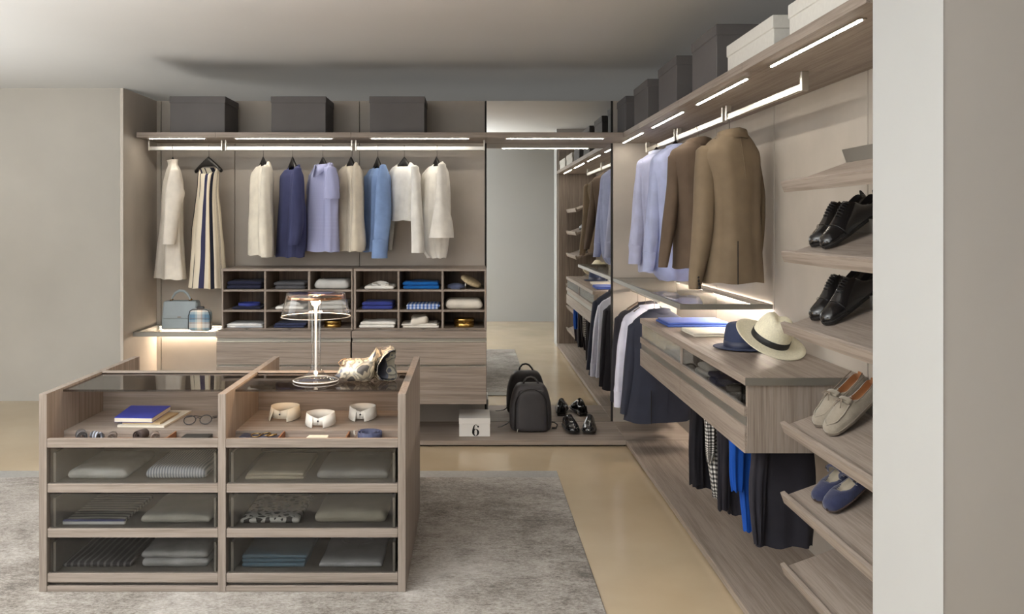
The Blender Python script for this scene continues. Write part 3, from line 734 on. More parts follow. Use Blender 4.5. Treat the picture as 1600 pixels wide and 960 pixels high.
for (ya, yb2, zt_, lab, m) in ((6.35, 6.72, 2.445, 'charcoal box in the corner, first of the row on the right shelf', CHAR), (5.57, 6.03, 2.441, 'charcoal box second from the corner on the right shelf', CHAR),
                       (4.79, 5.25, 2.441, 'charcoal box third from the corner on the right shelf', CHAR), (4.01, 4.455, 2.437, 'charcoal box on the right shelf next to the white linen boxes', CHAR),
                       (3.257, 3.843, 2.304, 'white linen box between the fourth charcoal box and the other white box', LINEN), (2.50, 3.10, 2.300, 'white linen box nearest the wall end on the right shelf', LINEN)):
    storage_box(lab, 1.098, 1.498, ya, yb2, ZS1+.0006, zt_, .05, m)
# ------------------------------------------------------------------ folded clothes
def folded(name, label, cat, x0, x1, y0, y1, z0, h, m, seed=1, layers=2, tail=0, group=None, extra=None, puff=.2, r=None):
    """a garment folded flat: layers with rounded front folds and an uneven top"""
    t = thing(name, label, cat, ((x0+x1)/2, (y0+y1)/2, z0), group)
    rr = random.Random(seed); hl = h/layers
    for k in range(layers):
        ja, jb, jc = (rr.uniform(0, .012) for _ in range(3))
        zb = z0+.0004+k*hl
        top = (k == layers-1)
        def fn(x, y, z, zb=zb, k=k, top=top):
            q = (z-zb)/hl
            n1 = noise.noise((x*9+seed, y*9, k*3.1))*hl*puff+noise.noise((x*22+seed, y*14, k))*hl*puff*.5
            ed = min(1, min(x-x0, x1-x)/.03, (y1-y)/.05) if top else 1
            ed = max(0, ed)
            zz = z+(n1*q if top else n1*q*.3)-(hl*.25*(1-ed)*q if top else 0)
            return (x+noise.noise((y*7, seed+k, x*2))*.006, y+noise.noise((x*11, seed*2+k, 0))*.005, zz)
        mb = MB().rbox(x0+ja, x1-jb, y0+(jc*.6 if k else 0), y1-jc, zb, zb+hl*.97, r or hl*.48, (10, 8, 2), fn)
        part(t, 'fold', mb, m, True)
    if extra: extra(t, x0, x1, y0, y1, z0+h)
    return t
def shirt_collar(m=None, w=.10, front=.02):
    def f(t, x0, x1, y0, y1, z):
        fr = Frame((x0+x1)/2, y0+front+.06, 0)
        part(t, 'collar', collar(fr, z-.004, w/2, .04, .03, .032, .15, .012), m or t.children[0].data.materials[0] if m else WHITE, True, solid=.002)
    return f
NAVYC = cloth('navy_jersey', (36, 38, 58)); DGREY = cloth('dark_grey_knit', (84, 84, 88)); LGREY = cloth('light_grey_wool', (196, 196, 194)); BLUE2 = cloth('royal_blue_jersey', (56, 66, 138))
BRIGHT = cloth('bright_blue_cotton', (26, 98, 172)); STRB = stripes('blue_white_stripe', [(0, (96, 128, 196)), (.5, (206, 216, 236))], 38, 'Object', use='x')
CREAMW = cloth('cream_knit', (222, 216, 204)); GWS = stripes('grey_white_stripe', [(0, (176, 180, 186)), (.55, (232, 232, 230))], 26, 'Object', use='y'); DENIM = cloth('indigo_denim', (52, 58, 86))
GOLD = mat('brushed_gold', (196, 160, 92), .25, 1, .05, 10)
YF1 = 6.325
def cubbyz(r): return (ROWZ[1], ROWZ[3], ROWZ[5])[r]+.0006
def fc(name, label, cat, a, c, ytop, row, m, seed, layers=2, depth=.27, **k):
    z = cubbyz(row); h = PZ(ytop, YF1)-z
    return folded(name, label, cat, PX(a, YF1), PX(c, YF1), YF1, YF1+depth, z, h, m, seed, layers, **k)
fc('folded_sweater', 'dark navy folded sweater in the top left cubby', 'sweater', 353, 410, 439, 0, NAVYC, 1)
fc('folded_sweater', 'thin dark grey folded sweater in the top row behind the lamp', 'sweater', 427, 479, 441, 0, DGREY, 2)
fc('folded_sweater', 'thick pale grey folded sweater in the top row above the lamp shade', 'sweater', 490, 547, 437.5, 0, LGREY, 3, 1, puff=.1)
fc('folded_shirt', 'navy folded shirt with a round blue collar in the middle left cubby', 'shirt', 362, 408, 479, 1, NAVYC, 4, 1, extra=lambda t, x0, x1, y0, y1, z: part(t, 'collar_band', MB().lathe([(.072, -.012), (.078, .006), (.076, .020), (.070, .020), (.070, -.012)], ((x0+x1)/2, y0+.085), 28, z0=z), BLUE2, True, label='blue collar band'))
fc('folded_shirt', 'white folded shirt seen through the left of the lamp shade', 'shirt', 428, 476, 479, 1, WHITE, 5, 1, extra=shirt_collar())
fc('folded_sweater', 'pale grey folded sweater seen through the right of the lamp shade', 'sweater', 494, 542, 471, 1, LGREY, 6, 2, puff=.35)
fc('folded_shirt', 'grey and white striped folded shirt in the bottom left cubby', 'shirt', 353, 411, 506, 2, GWS, 7, 2)
fc('folded_jeans', 'indigo folded jeans in the bottom row left of the lamp stem', 'jeans', 427, 478, 505, 2, DENIM, 8, 2)
fc('folded_shirt', 'white folded shirt with standing collar in the top row next to the bright blue one', 'shirt', 568, 617, 446.5, 0, WHITE, 9, 1, extra=shirt_collar())
fc('folded_sweater', 'bright blue folded sweater in the top row of the cubbies', 'sweater', 628, 687, 440.5, 0, BRIGHT, 10, 2, puff=.3)
fc('folded_shirt', 'royal blue folded shirt in the middle row of the cubbies', 'shirt', 564, 615, 472, 1, BLUE2, 11, 2)
fc('folded_shirt', 'blue and white striped folded shirt in the middle row of the cubbies', 'shirt', 634, 687, 476, 1, STRB, 12, 2)
fc('folded_sweater', 'thick cream folded sweater in the middle row beside the mirror', 'sweater', 694.5, 755.5, 468, 1, CREAMW, 13, 1, puff=.08)
fc('folded_shirt', 'plain white folded shirt in the bottom row above the right chest', 'shirt', 560, 618, 503, 2, WHITE, 14, 2)
fc('folded_shirt', 'off white crumpled folded shirt in the bottom row of the cubbies', 'shirt', 626, 686, 506, 2, WHITE2, 15, 2, extra=lambda t, x0, x1, y0, y1, z: part(t, 'sleeve', MB().rbox(x0+.07, x1-.085, y0-.006, y1-.06, z-.012, z+.042, .018, (8, 6, 2), lambda x, y, z_: (x+noise.noise((y*9, z_*20, 3))*.012, y, z_+noise.noise((x*14, y*11, 1))*.018)), CREAMW, True, label='folded over cream sleeve'))
def ring_box(label, a, c, ytop, row):
    z = cubbyz(row); x0, x1 = PX(a, YF1+.08), PX(c, YF1+.08); r = (x1-x0)/2; h = PZ(ytop, YF1+.05)-z
    t = thing('round_box', label, 'box', ((x0+x1)/2, YF1+.03+r, z))
    cc = ((x0+x1)/2, YF1+.03+r)
    part(t, 'body', MB().lathe([(r*.96, 0), (r*.98, .002), (r*.98, h*.62)], cc, 36, cap0=True, cap1=True, z0=z), GOLD, True)
    part(t, 'lid', MB().lathe([(r, h*.60), (r, h*.97), (r*.98, h), (r*.3, h*1.01)], cc, 36, cap0=True, cap1=True, z0=z), GOLD, True)
    part(t, 'clasp', MB().box(cc[0]-.008, cc[0]+.008, cc[1]-r-.003, cc[1]-r+.001, z+h*.42, z+h*.78, b=.001), mat('dark_brass', (120, 92, 48), .3, 1))
ring_box('round gold box in the bottom row right of the lamp stem', 506, 533, 502, 2)
ring_box('round gold box in the bottom right cubby beside the mirror', 709, 741, 498.5, 2)
z = cubbyz(0)
t = thing('newsboy_cap', 'slate blue soft cap in the top right cubby', 'cap', (PX(713, 6.4), 6.42, z))
part(t, 'crown', MB().lathe([(.05, 0), (.066, .004), (.068, .014), (.058, .028), (.03, .036), (.004, .038)], (PX(713, 6.4), 6.42), 28, cap0=True, cap1=True, z0=z), cloth('slate_felt', (92, 100, 128)), True)
part(t, 'peak', MB().rbox(PX(713, 6.4)-.04, PX(713, 6.4)+.03, 6.335, 6.37, z, z+.006, .003, (6, 3, 1)), cloth('slate_felt', (92, 100, 128)), True)
t = thing('disc_clutch', 'round beige clutch leaning on a silver pin in the top right cubby', 'bag', (PX(736, 6.37), 6.40, z))
mb = MB(); mb.M = Matrix.Translation((PX(736, 6.37), 6.40, z+.052)) @ Matrix.Rotation(math.radians(27), 4, 'Y') @ Matrix.Rotation(math.radians(12), 4, 'X')
part(t, 'disc', mb.lathe([(.01, -.018), (.055, -.017), (.075, -.010), (.079, 0), (.075, .010), (.055, .017), (.01, .018)], (0, 0), 32, cap0=True, cap1=True), mat('woven_straw', (188, 170, 136), .7, 0, .12, 90, .5, 200), True)
part(t, 'pin', MB().tube([(PX(727, 6.36), 6.355, z), (PX(727.6, 6.36), 6.36, z+.058)], .004, 10), ALU, True, label='silver pin')
# ------------------------------------------------------------------ bags on the left glass shelf
zs = .7776
BAGB = mat('powder_blue_leather', (152, 163, 168), .45, 0, .03, 8, .15, 260, .4)
YH = 6.42
bx0, bx1 = PX(251, YH), PX(309, YH)
bz1 = PZ(471, YH)
t = thing('handbag', 'powder blue leather handbag with a top handle on the glass shelf', 'bag', ((bx0+bx1)/2, YH+.06, zs))
def bagfn(x, y, z):
    q = (z-zs)/(bz1-zs); return ((x-(bx0+bx1)/2)*(1-.07*q)+(bx0+bx1)/2, (y-YH-.06)*(1-.35*q)+YH+.06, z)
part(t, 'body', MB().rbox(bx0, bx1, YH, YH+.12, zs, bz1-.006, .014, (8, 5, 6), bagfn), BAGB, True)
part(t, 'flap', MB().rbox(bx0+.006, bx1-.006, YH-.008, YH+.09, zs+.075, bz1, .012, (8, 4, 5), lambda x, y, z: ((x-(bx0+bx1)/2)*(1-.07*(z-zs)/(bz1-zs))+(bx0+bx1)/2, y+.021*(z-zs)/(bz1-zs), z)), BAGB, True)
part(t, 'clasp', MB().box((bx0+bx1)/2-.012, (bx0+bx1)/2+.012, YH-.004, YH+.004, zs+.088, zs+.092), mat('dark_brass', (120, 92, 48), .3, 1), label='tiny metal bar on the flap')
hx = (bx0+bx1)/2
part(t, 'handle', MB().tube([(hx-.072+.0, YH+.05, bz1-.004), (hx-.066, YH+.05, bz1+.022), (hx-.045, YH+.05, bz1+.054), (hx-.015, YH+.05, bz1+.072), (hx+.018, YH+.05, bz1+.070), (hx+.045, YH+.05, bz1+.048), (hx+.062, YH+.05, bz1+.018), (hx+.066, YH+.05, bz1-.004)], [.006, .007, .009, .0095, .0095, .009, .007, .006], 12), BAGB, True)
for s_ in (-.071, .066): part(t, 'handle_ring', MB().tube([(hx+s_-.010, YH+.05, bz1-.003), (hx+s_+.010, YH+.05, bz1+.012)], .007, 10), mat('dark_brass', (120, 92, 48), .3, 1), True)
m, nt, b, new, link = base('tartan_leather')
v = coords(nt); sx = new('ShaderNodeSeparateXYZ'); link(v, sx.inputs[0])
cols = []
for ax, sc, off in ((0, 9.5, .5), (2, 9.0, .15)):
    mu = new('ShaderNodeMath'); mu.operation = 'MULTIPLY_ADD'; mu.inputs[1].default_value = sc; mu.inputs[2].default_value = off; link(sx.outputs[ax], mu.inputs[0])
    fr_ = new('ShaderNodeMath'); fr_.operation = 'FRACT'; link(mu.outputs[0], fr_.inputs[0])
    cols.append(ramp(nt, fr_.outputs[0], [(0, (96, 132, 158)), (.22, (170, 186, 190)), (.36, (240, 226, 208)), (.62, (196, 170, 148)), (.72, (150, 172, 184)), (.86, (84, 112, 136))], 'CONSTANT'))
mx = new('ShaderNodeMix'); mx.data_type = 'RGBA'; mx.inputs[0].default_value = .5; link(cols[0], mx.inputs[6]); link(cols[1], mx.inputs[7]); link(mx.outputs[2], b.inputs['Base Color']); b.inputs['Roughness'].default_value = .5
TART = m
YP = 6.33; px0, px1 = PX(294, YP), PX(328, YP); pz1 = PZ(483.5, YP)
t = thing('tartan_pouch', 'small blue and cream tartan backpack beside the blue handbag', 'bag', ((px0+px1)/2, YP+.04, zs))
def pfn(x, y, z):
    q = (z-zs)/(pz1-zs); k = 1-.22*max(0, (q-.72)/.28)**2; return ((x-(px0+px1)/2)*k+(px0+px1)/2, y, z)
part(t, 'body', MB().rbox(px0, px1, YP, YP+.075, zs, pz1, .02, (6, 4, 6), pfn), TART, True)
part(t, 'pocket_zip', MB().box(px0+.014, px1-.014, YP-.0025, YP+.002, zs+.090, zs+.0935), mat('grey_zip', (110, 112, 112), .4, .6))
DKL = mat('dark_leather', (44, 42, 44), .4)
part(t, 'piping', MB().tube([(px1+.001, YP+.006, zs+.01), (px1+.001, YP+.006, pz1-.05), (px1-.012, YP+.004, pz1-.012), (px1-.03, YP+.004, pz1-.002), (px0+.03, YP+.004, pz1-.002), (px0+.012, YP+.004, pz1-.012), (px0-.001, YP+.006, pz1-.05), (px0-.001, YP+.006, zs+.01)], .003, 8), DKL, True)
part(t, 'top_loop', MB().rbox((px0+px1)/2-.026, (px0+px1)/2+.026, YP+.022, YP+.05, pz1-.004, pz1+.017, .006, (6, 3, 2)), DKL, True, label='dark leather top loop')
# ------------------------------------------------------------------ things on the back platform
zp = .0446
yb_ = 6.28; x0, x1 = PX(717, yb_), PX(766, yb_)
t = thing('numbered_box', 'white shoebox marked with a black 6 on the platform', 'box', ((x0+x1)/2, yb_+.15, zp))
WB = mat('white_card', (226, 224, 220), .7, 0, .01, 3)
part(t, 'body', B(x0+.002, x1-.002, yb_+.002, yb_+.30, zp, zp+.125, b=.001), WB)
part(t, 'lid', B(x0, x1, yb_, yb_+.302, zp+.088, zp+.128, b=.0015), WB)
cu = bpy.data.curves.new('numeral', 'FONT'); cu.body = '6'; cu.size = .115; cu.align_x = 'CENTER'; cu.extrude = .0008
# bold numeral with thick and thin strokes, modelled as a mesh
def six(cx, y, z0, h):
    mb = MB(); k = h/1.0; rs_o, rs_i = [], []
    N = 40
    for i in range(N):       # bowl: ellipse ring, thick at the sides
        a = 2*math.pi*i/N
        rs_o.append((cx+.30*k*math.cos(a), z0+k*(.30+.30*math.sin(a)))); rs_i.append((cx+.115*k*math.cos(a), z0+k*(.30+.265*math.sin(a))))
    def ribbon(A, Bp, closed):
        n = len(A); vs = [(p[0], y, p[1]) for p in A]+[(p[0], y, p[1]) for p in Bp]+[(p[0], y+.002, p[1]) for p in A]+[(p[0], y+.002, p[1]) for p in Bp]
        fs = []
        for i in range(n if closed else n-1):
            j = (i+1) % n
            fs += [(i, j, n+j, n+i), (2*n+i, 3*n+i, 3*n+j, 2*n+j), (i, 2*n+i, 2*n+j, j), (n+i, n+j, 3*n+j, 3*n+i)]
        mb.add(vs, fs)
    ribbon(rs_o, rs_i, True)
    A, Bq = [], []
    for i in range(24):      # the long back stroke sweeping from the bowl's left side to the top terminal
        t_ = i/23; a = math.pi*(1.02-.80*t_)
        ro = (.31, .70); ri = (.31-.19*(1-t_**1.5)-.018, .70-.035)
        A.append((cx+k*ro[0]*math.cos(a)+.0*k, z0+k*(.28+ro[1]*math.sin(a)))); Bq.append((cx+k*ri[0]*math.cos(a)+.0*k, z0+k*(.28+ri[1]*math.sin(a))))
    ribbon(A, Bq, False)
    D, E = [], []
    for i in range(20):
        a = math.pi*i/19; D.append((cx+k*(.21+.075*math.cos(a)), z0+k*(.80+.075*math.sin(a)))); E.append((cx+k*(.21+.075*math.cos(a)), z0+k*(.80-.075*math.sin(a))))
    ribbon(D, E, False)
    return mb
bpy.data.curves.remove(cu)
part(t, 'numeral', six((x0+x1)/2+.008, yb_+.0002, zp+.004, .082), mat('black_ink', (16, 15, 16), .6), label='black printed 6')
# backpack
LEA = mat('black_grained_leather', (62, 60, 62), .5, 0, .04, 12, .25, 400, .4)
yb_ = 6.40; bx0, bx1 = PX(797, yb_), PX(863, yb_); bw = (bx0+bx1)/2; bt = PZ(602, yb_)
t = thing('backpack', 'black leather backpack standing on the platform against the mirror', 'bag', (bw, yb_+.07, zp))
def bp(x, y, z):
    q = (z-zp)/(bt-zp); k = 1-.34*max(0, (q-.35)/.65)**2.2; yy = y+(.02*(1-((x-bw)/(bx1-bw))**2)*-1 if y < yb_+.05 else 0)+.03*q
    return ((x-bw)*k+bw, yy, z+ .0)
part(t, 'body', MB().rbox(bx0, bx1, yb_+.01, yb_+.14, zp, bt, .045, (10, 5, 10), bp), LEA, True)
part(t, 'front_panel', MB().rbox(bx0+.035, bx1-.03, yb_-.002, yb_+.06, zp+.004, bt-.035, .03, (10, 4, 10), bp), LEA, True)
pth = []
for i in range(25):
    q = i/24; a = math.pi*q; xx = bw-.118*math.cos(a)*(1 if True else 0); zz = bt-.135+.105*math.sin(a)
    pth.append(bp(xx, yb_-.001, zz))
part(t, 'zip', MB().tube([bp(bw-.118, yb_-.001, zp+.03)]+pth+[bp(bw+.118, yb_-.001, zp+.03)], .0035, 8), mat('black_zip', (24, 23, 24), .35), True)
hp = [(bw-.052, yb_+.075, bt-.006), (bw-.045, yb_+.072, bt+.02), (bw-.025, yb_+.068, bt+.042), (bw+.002, yb_+.066, bt+.048), (bw+.028, yb_+.068, bt+.038), (bw+.050, yb_+.072, bt+.012), (bw+.058, yb_+.075, bt-.010)]
part(t, 'top_handle', MB().tube(hp, .007, 10), LEA, True)
part(t, 'strap', MB().tube([(bx0+.01, yb_+.13, zp+.06), (bx0-.02, yb_+.12, zp+.035), (bx0-.06, yb_+.09, zp+.022), (bx0-.085, yb_+.08, zp+.02)], [.010, .008, .006, .005], 8, flat=.5), DKL, True)
part(t, 'strap', MB().tube([(bx1-.01, yb_+.12, zp+.05), (bx1+.025, yb_+.10, zp+.05), (bx1+.045, yb_+.09, zp+.035), (bx1+.035, yb_+.08, zp+.015), (bx1+.005, yb_+.09, zp+.012)], .007, 8, flat=.6), DKL, True)
part(t, 'zip_pull', MB().tube([(bx0+.055, yb_-.016, zp+.028), (bx0+.048, yb_-.02, zp+.004)], .003, 8), ALU, True, label='silver zip pull')
# ------------------------------------------------------------------ shoes
def shoe_mesh(kind, L=.285):
    """shoe along +x, toe at 0, heel at L, sole on z=0; returns dict of part meshes"""
    P = {}
    wid = [(0, .006), (.02, .024), (.06, .034), (.15, .043), (.30, .049), (.42, .046), (.55, .040), (.70, .036), (.85, .036), (.95, .031), (.985, .022), (1, .010)]
    hts = {'oxford': [(0, .016), (.02, .030), (.06, .038), (.15, .044), (.25, .050), (.35, .064), (.45, .082), (.55, .094), (.62, .096), (.75, .074), (.9, .088), (.965, .090), (.985, .072), (1, .062)],
           'moccasin': [(0, .012), (.02, .028), (.06, .036), (.15, .042), (.28, .048), (.40, .060), (.48, .066), (.55, .062), (.65, .058), (.8, .060), (.92, .067), (.965, .066), (.985, .053), (1, .044)],
           'strap': [(0, .012), (.02, .026), (.06, .034), (.15, .038), (.26, .040), (.36, .042), (.50, .045), (.65, .050), (.8, .056), (.92, .062), (.965, .062), (.985, .050), (1, .042)]}[kind]
    op0 = {'oxford': .60, 'moccasin': .47, 'strap': .30}[kind]
    def ip(tab, t):
        for (a, p), (c, q) in zip(tab, tab[1:]):
            if t <= c:
                s_ = (t-a)/(c-a); return p+(q-p)*s_
        return tab[-1][1]
    ts = [0, .012, .03, .06, .1, .15, .2, .26, .3, .34, .38, .42, .46, .5, .54, .58, .62, .66, .7, .75, .8, .85, .9, .94, .97, .988, 1]
    n = 21; rings, inner = [], []
    emx = lambda t: .62*math.sqrt(min(1, max(0, (t-op0)/.14)))
    sole_t = .010 if kind != 'strap' else .006
    for t in ts:
        w, h = ip(wid, t), ip(hts, t); bend = .004*math.sin(t*math.pi*2)
        ring = []
        f = min(1, max(0, (t-op0)/.06))          # 0 closed vamp, 1 open
        f = (1 if t > op0 else 0) if t < .975 else 0
        em = emx(t)
        for i in range(n):
            a = math.pi*i/(n-1)
            x_ = w*math.copysign(abs(math.cos(a))**.75, math.cos(a)); z_ = sole_t+(h-sole_t)*abs(math.sin(a))**.8
            sh = 1-.28*(z_/max(h, .001))**2 if t > .4 else 1-.15*(z_/max(h, .001))**2
            ring.append([t*L, bend+x_*sh, z_])
        if f > 0:
            for i in range(n):
                e = abs(i-(n-1)/2)/((n-1)/2)
                if e < em:                        # fold the top of the ring in to make the opening's inner wall
                    g = 1-e/em
                    ring[i][1] = bend+math.copysign(1, (n-1)/2-i or 1)*0+(w*.97*em*(1-g)**.7*(1 if i < (n-1)/2 else -1))
                    edge = sole_t+(h-sole_t)*abs(math.sin(math.pi*((n-1)/2-em*(n-1)/2)/(n-1)))**.8
                    ring[i][2] = ring[i][2]*(1-f)+f*(edge-(edge-.020)*min(1, g*1.7))
        rings.append([tuple(p) for p in ring])
    up, lin_ = MB(), MB()
    nv = len(rings)
    vs = [p for r in rings for p in r]
    fu, fi = [], []
    for j in range(nv-1):
        for i in range(n-1):
            e = abs(i+.5-(n-1)/2)/((n-1)/2)
            q = (j*n+i, (j+1)*n+i, (j+1)*n+i+1, j*n+i+1)
            (fi if (e < emx(ts[j])-.03 and ts[j] > op0 and ts[j] <= .975) else fu).append(q)
    up.add(vs, fu); lin_.add(vs, fi)
    P['upper'] = up; P['lining'] = lin_
    so = MB(); lo, hi = [], []
    for t in ts:
        w = ip(wid, t)*1.06+.002; lo.append((t, w))
    def edge(z, k, x0=0, x1=1):
        out = []
        for t, w in lo: out.append(((t-.004 if t == 0 else t)*L, .004*math.sin(t*math.pi*2)-w*k, z))
        for t, w in reversed(lo): out.append(((t+.004 if t == 1 else t)*L, .004*math.sin(t*math.pi*2)+w*k, z))
        return out
    so.rows([edge(0, .97), edge(.004, 1), edge(sole_t, 1), edge(sole_t+.0005, .9)], True, True, True); P['sole'] = so
    if kind == 'oxford':
        he = MB().box(L*.74, L*1.0, -.033, .033, -.018, -.0002, b=.006); P['heel'] = he
        la = MB()
        for k in range(6):
            t = .385+.036*k; h = ip(hts, t)
            la.tube([(t*L, -.017, h-.006), (t*L-.003, -.008, h+.0015), (t*L-.004, 0, h+.004), (t*L-.003, .008, h+.0015), (t*L, .017, h-.006)], .0022, 6)
        P['laces'] = la
        cap = MB(); t = .27; w, h = ip(wid, t), ip(hts, t); pts = []
        for i in range(13):
            a = math.pi*i/12; z_ = sole_t+(h-sole_t)*math.sin(a)**.8; x_ = w*math.copysign(abs(math.cos(a))**.75, math.cos(a))*(1-.15*(z_/h)**2)
            pts.append((t*L-.004*math.sin(a), x_*1.01, z_+.0006))
        P['cap_seam'] = cap.tube(pts, .0011, 6)
    if kind == 'moccasin':
        ap = MB(); pts = []
        for i in range(25):
            q = i/24; t = .05+.44*abs(1-2*q)**.9 if True else 0; sgn = 1 if q < .5 else -1
            w, h = ip(wid, t), ip(hts, t); k = .62*(1-.9*max(0, 1-(t-.05)/.1)**2)
            y_ = sgn*w*k if abs(q-.5) > .01 else 0
            z_ = sole_t+(h-sole_t)*math.sqrt(max(0, 1-(abs(y_)/max(w, .001))**2.2))*.99
            pts.append((t*L, y_, z_+.0015))
        P['apron_seam'] = ap.tube(pts, .0024, 6)
        tg = MB().rbox(.40*L, .50*L, -.030, .030, .058, .066, .004, (6, 6, 1), lambda x, y, z: (x, y, z+.006-10*y*y)); P['tongue'] = tg
        bo = MB(); h = .074
        bo.tube([(.43*L, -.032, .052), (.425*L, -.016, .070), (.42*L, 0, h), (.425*L, .016, .070), (.43*L, .032, .052)], .0024, 7)
        for s_ in (-1, 1):
            bo.tube([(.42*L, 0, h), (.40*L, s_*.012, h+.006), (.37*L, s_*.022, h+.001), (.39*L, s_*.012, h-.003), (.42*L, 0, h)], .0022, 7)
            bo.tube([(.42*L, 0, h), (.36*L, s_*.010, h-.006), (.31*L, s_*.016, h-.013)], .0019, 7)
        P['lace_bow'] = bo
        for_ = MB()
        for s_ in (-1, 1): for_.tube([(.50*L, s_*.031, .047), (.62*L, s_*.0345, .046), (.80*L, s_*.0345, .050), (.95*L, s_*.027, .056)], .0019, 6)
        P['side_lace'] = for_
    if kind == 'strap':
        st = MB(); pts = []
        for i in range(13):
            a = math.pi*i/12; pts.append((.52*L, .038*math.cos(a), .034+.036*math.sin(a)))
        st.tube(pts, .006, 8, flat=.35); P['strap'] = st
        P['button'] = MB().tube([(.52*L, -.033, .052), (.52*L, -.039, .054)], .006, 10)
    return P
def shoe(kind, name, label, toe, yaw, pitch, mats, L=.285, mirror=1, group=None, roll=0):
    """yaw turns the heel direction in plan (0 = heel towards +x), pitch lifts the heel"""
    t = thing(name, label, 'shoe', toe, group)
    M = Matrix.Translation(toe) @ Matrix.Rotation(math.radians(yaw), 4, 'Z') @ Matrix.Rotation(math.radians(-pitch), 4, 'Y') @ Matrix.Diagonal((1, mirror, 1, 1))
    for k, mb in shoe_mesh(kind, L).items():
        m2 = MB(); m2.M = M; m2.add(mb.v, mb.f if mirror > 0 else [f[::-1] for f in mb.f])
        part(t, k, m2, mats.get(k, mats['upper']), k not in ('sole', 'heel'))
    return t
OXB = mat('polished_black_leather', (20, 20, 22), .16, 0, .03, 6, 0, 1, .6, .5); SOLEB = mat('black_rubber', (22, 20, 20), .5)
TANL = mat('tan_leather_lining', (150, 100, 62), .55); SUEDE = mat('taupe_suede', (150, 141, 127), .95, 0, .05, 30, .4, 300, .15, 0, .4); NSUE = mat('navy_suede', (48, 53, 82), .95, 0, .07, 30, .4, 300, .15, 0, .4)
GREYL = mat('pale_insole', (178, 168, 150), .6)
OX = dict(upper=OXB, lining=mat('black_lining', (26, 24, 24), .7), sole=SOLEB, heel=SOLEB, laces=mat('black_lace', (18, 18, 18), .6))
MO = dict(upper=SUEDE, lining=TANL, sole=mat('suede_sole', (118, 108, 96), .8), lace_bow=mat('taupe_lace', (134, 122, 108), .8), side_lace=mat('taupe_lace', (134, 122, 108), .8))
ST = dict(upper=NSUE, lining=GREYL, sole=mat('brown_edge', (66, 52, 48), .6), button=mat('dark_leather', (44, 42, 44), .4))
def deckz(zl, x): return zl-.0186/math.cos(ANG)+(x-1.18)*math.tan(ANG)+.004
for (zi, kind, nm, lab, mats_, Ls, pitch, ys, xs, yaw) in (
        (1, 'oxford', 'oxford_shoe', ('far black oxford shoe of the upper pair, its laces against the wall', 'near black oxford shoe of the upper pair, beside the white wall end'), OX, .285, 33, (3.315, 3.195), (1.268, 1.262), 13),
        (2, 'oxford', 'oxford_shoe', ('far black oxford shoe of the lower pair, above the panama hat', 'near black oxford shoe of the lower pair, beside the white wall end'), OX, .285, 33, (3.315, 3.19), (1.268, 1.262), 13),
        (3, 'moccasin', 'moccasin', ('far taupe suede moccasin with a tan lining and lace bow', 'near taupe suede moccasin, partly behind the white wall end'), MO, .27, 34, (3.26, 3.14), (1.262, 1.256), 20),
        (4, 'strap', 'strap_shoe', ('far navy suede strap shoe on the fifth tilted shelf', 'near navy suede strap shoe on the fifth tilted shelf'), ST, .24, 29, (3.24, 3.13), (1.25, 1.25), 22)):
    for k in range(2):
        shoe(kind, nm, lab[k], (xs[k], ys[k], deckz(SHZ[zi], xs[k])+(.009 if kind == 'strap' else .003)), yaw, pitch, mats_, Ls, 1 if k else -1)
for k, (px, py) in enumerate(((898, 681), (921, 681))):
    yy = F*(CZ-zp)/(py-VY)
    shoe('oxford', 'oxford_shoe', ['polished black oxford shoe on the platform next to the backpack', 'polished black oxford shoe on the platform farther from the backpack'][k],
         (PX(px, yy), yy, zp+.0186), 96-k*14, 0, OX, .285, 1 if k else -1)
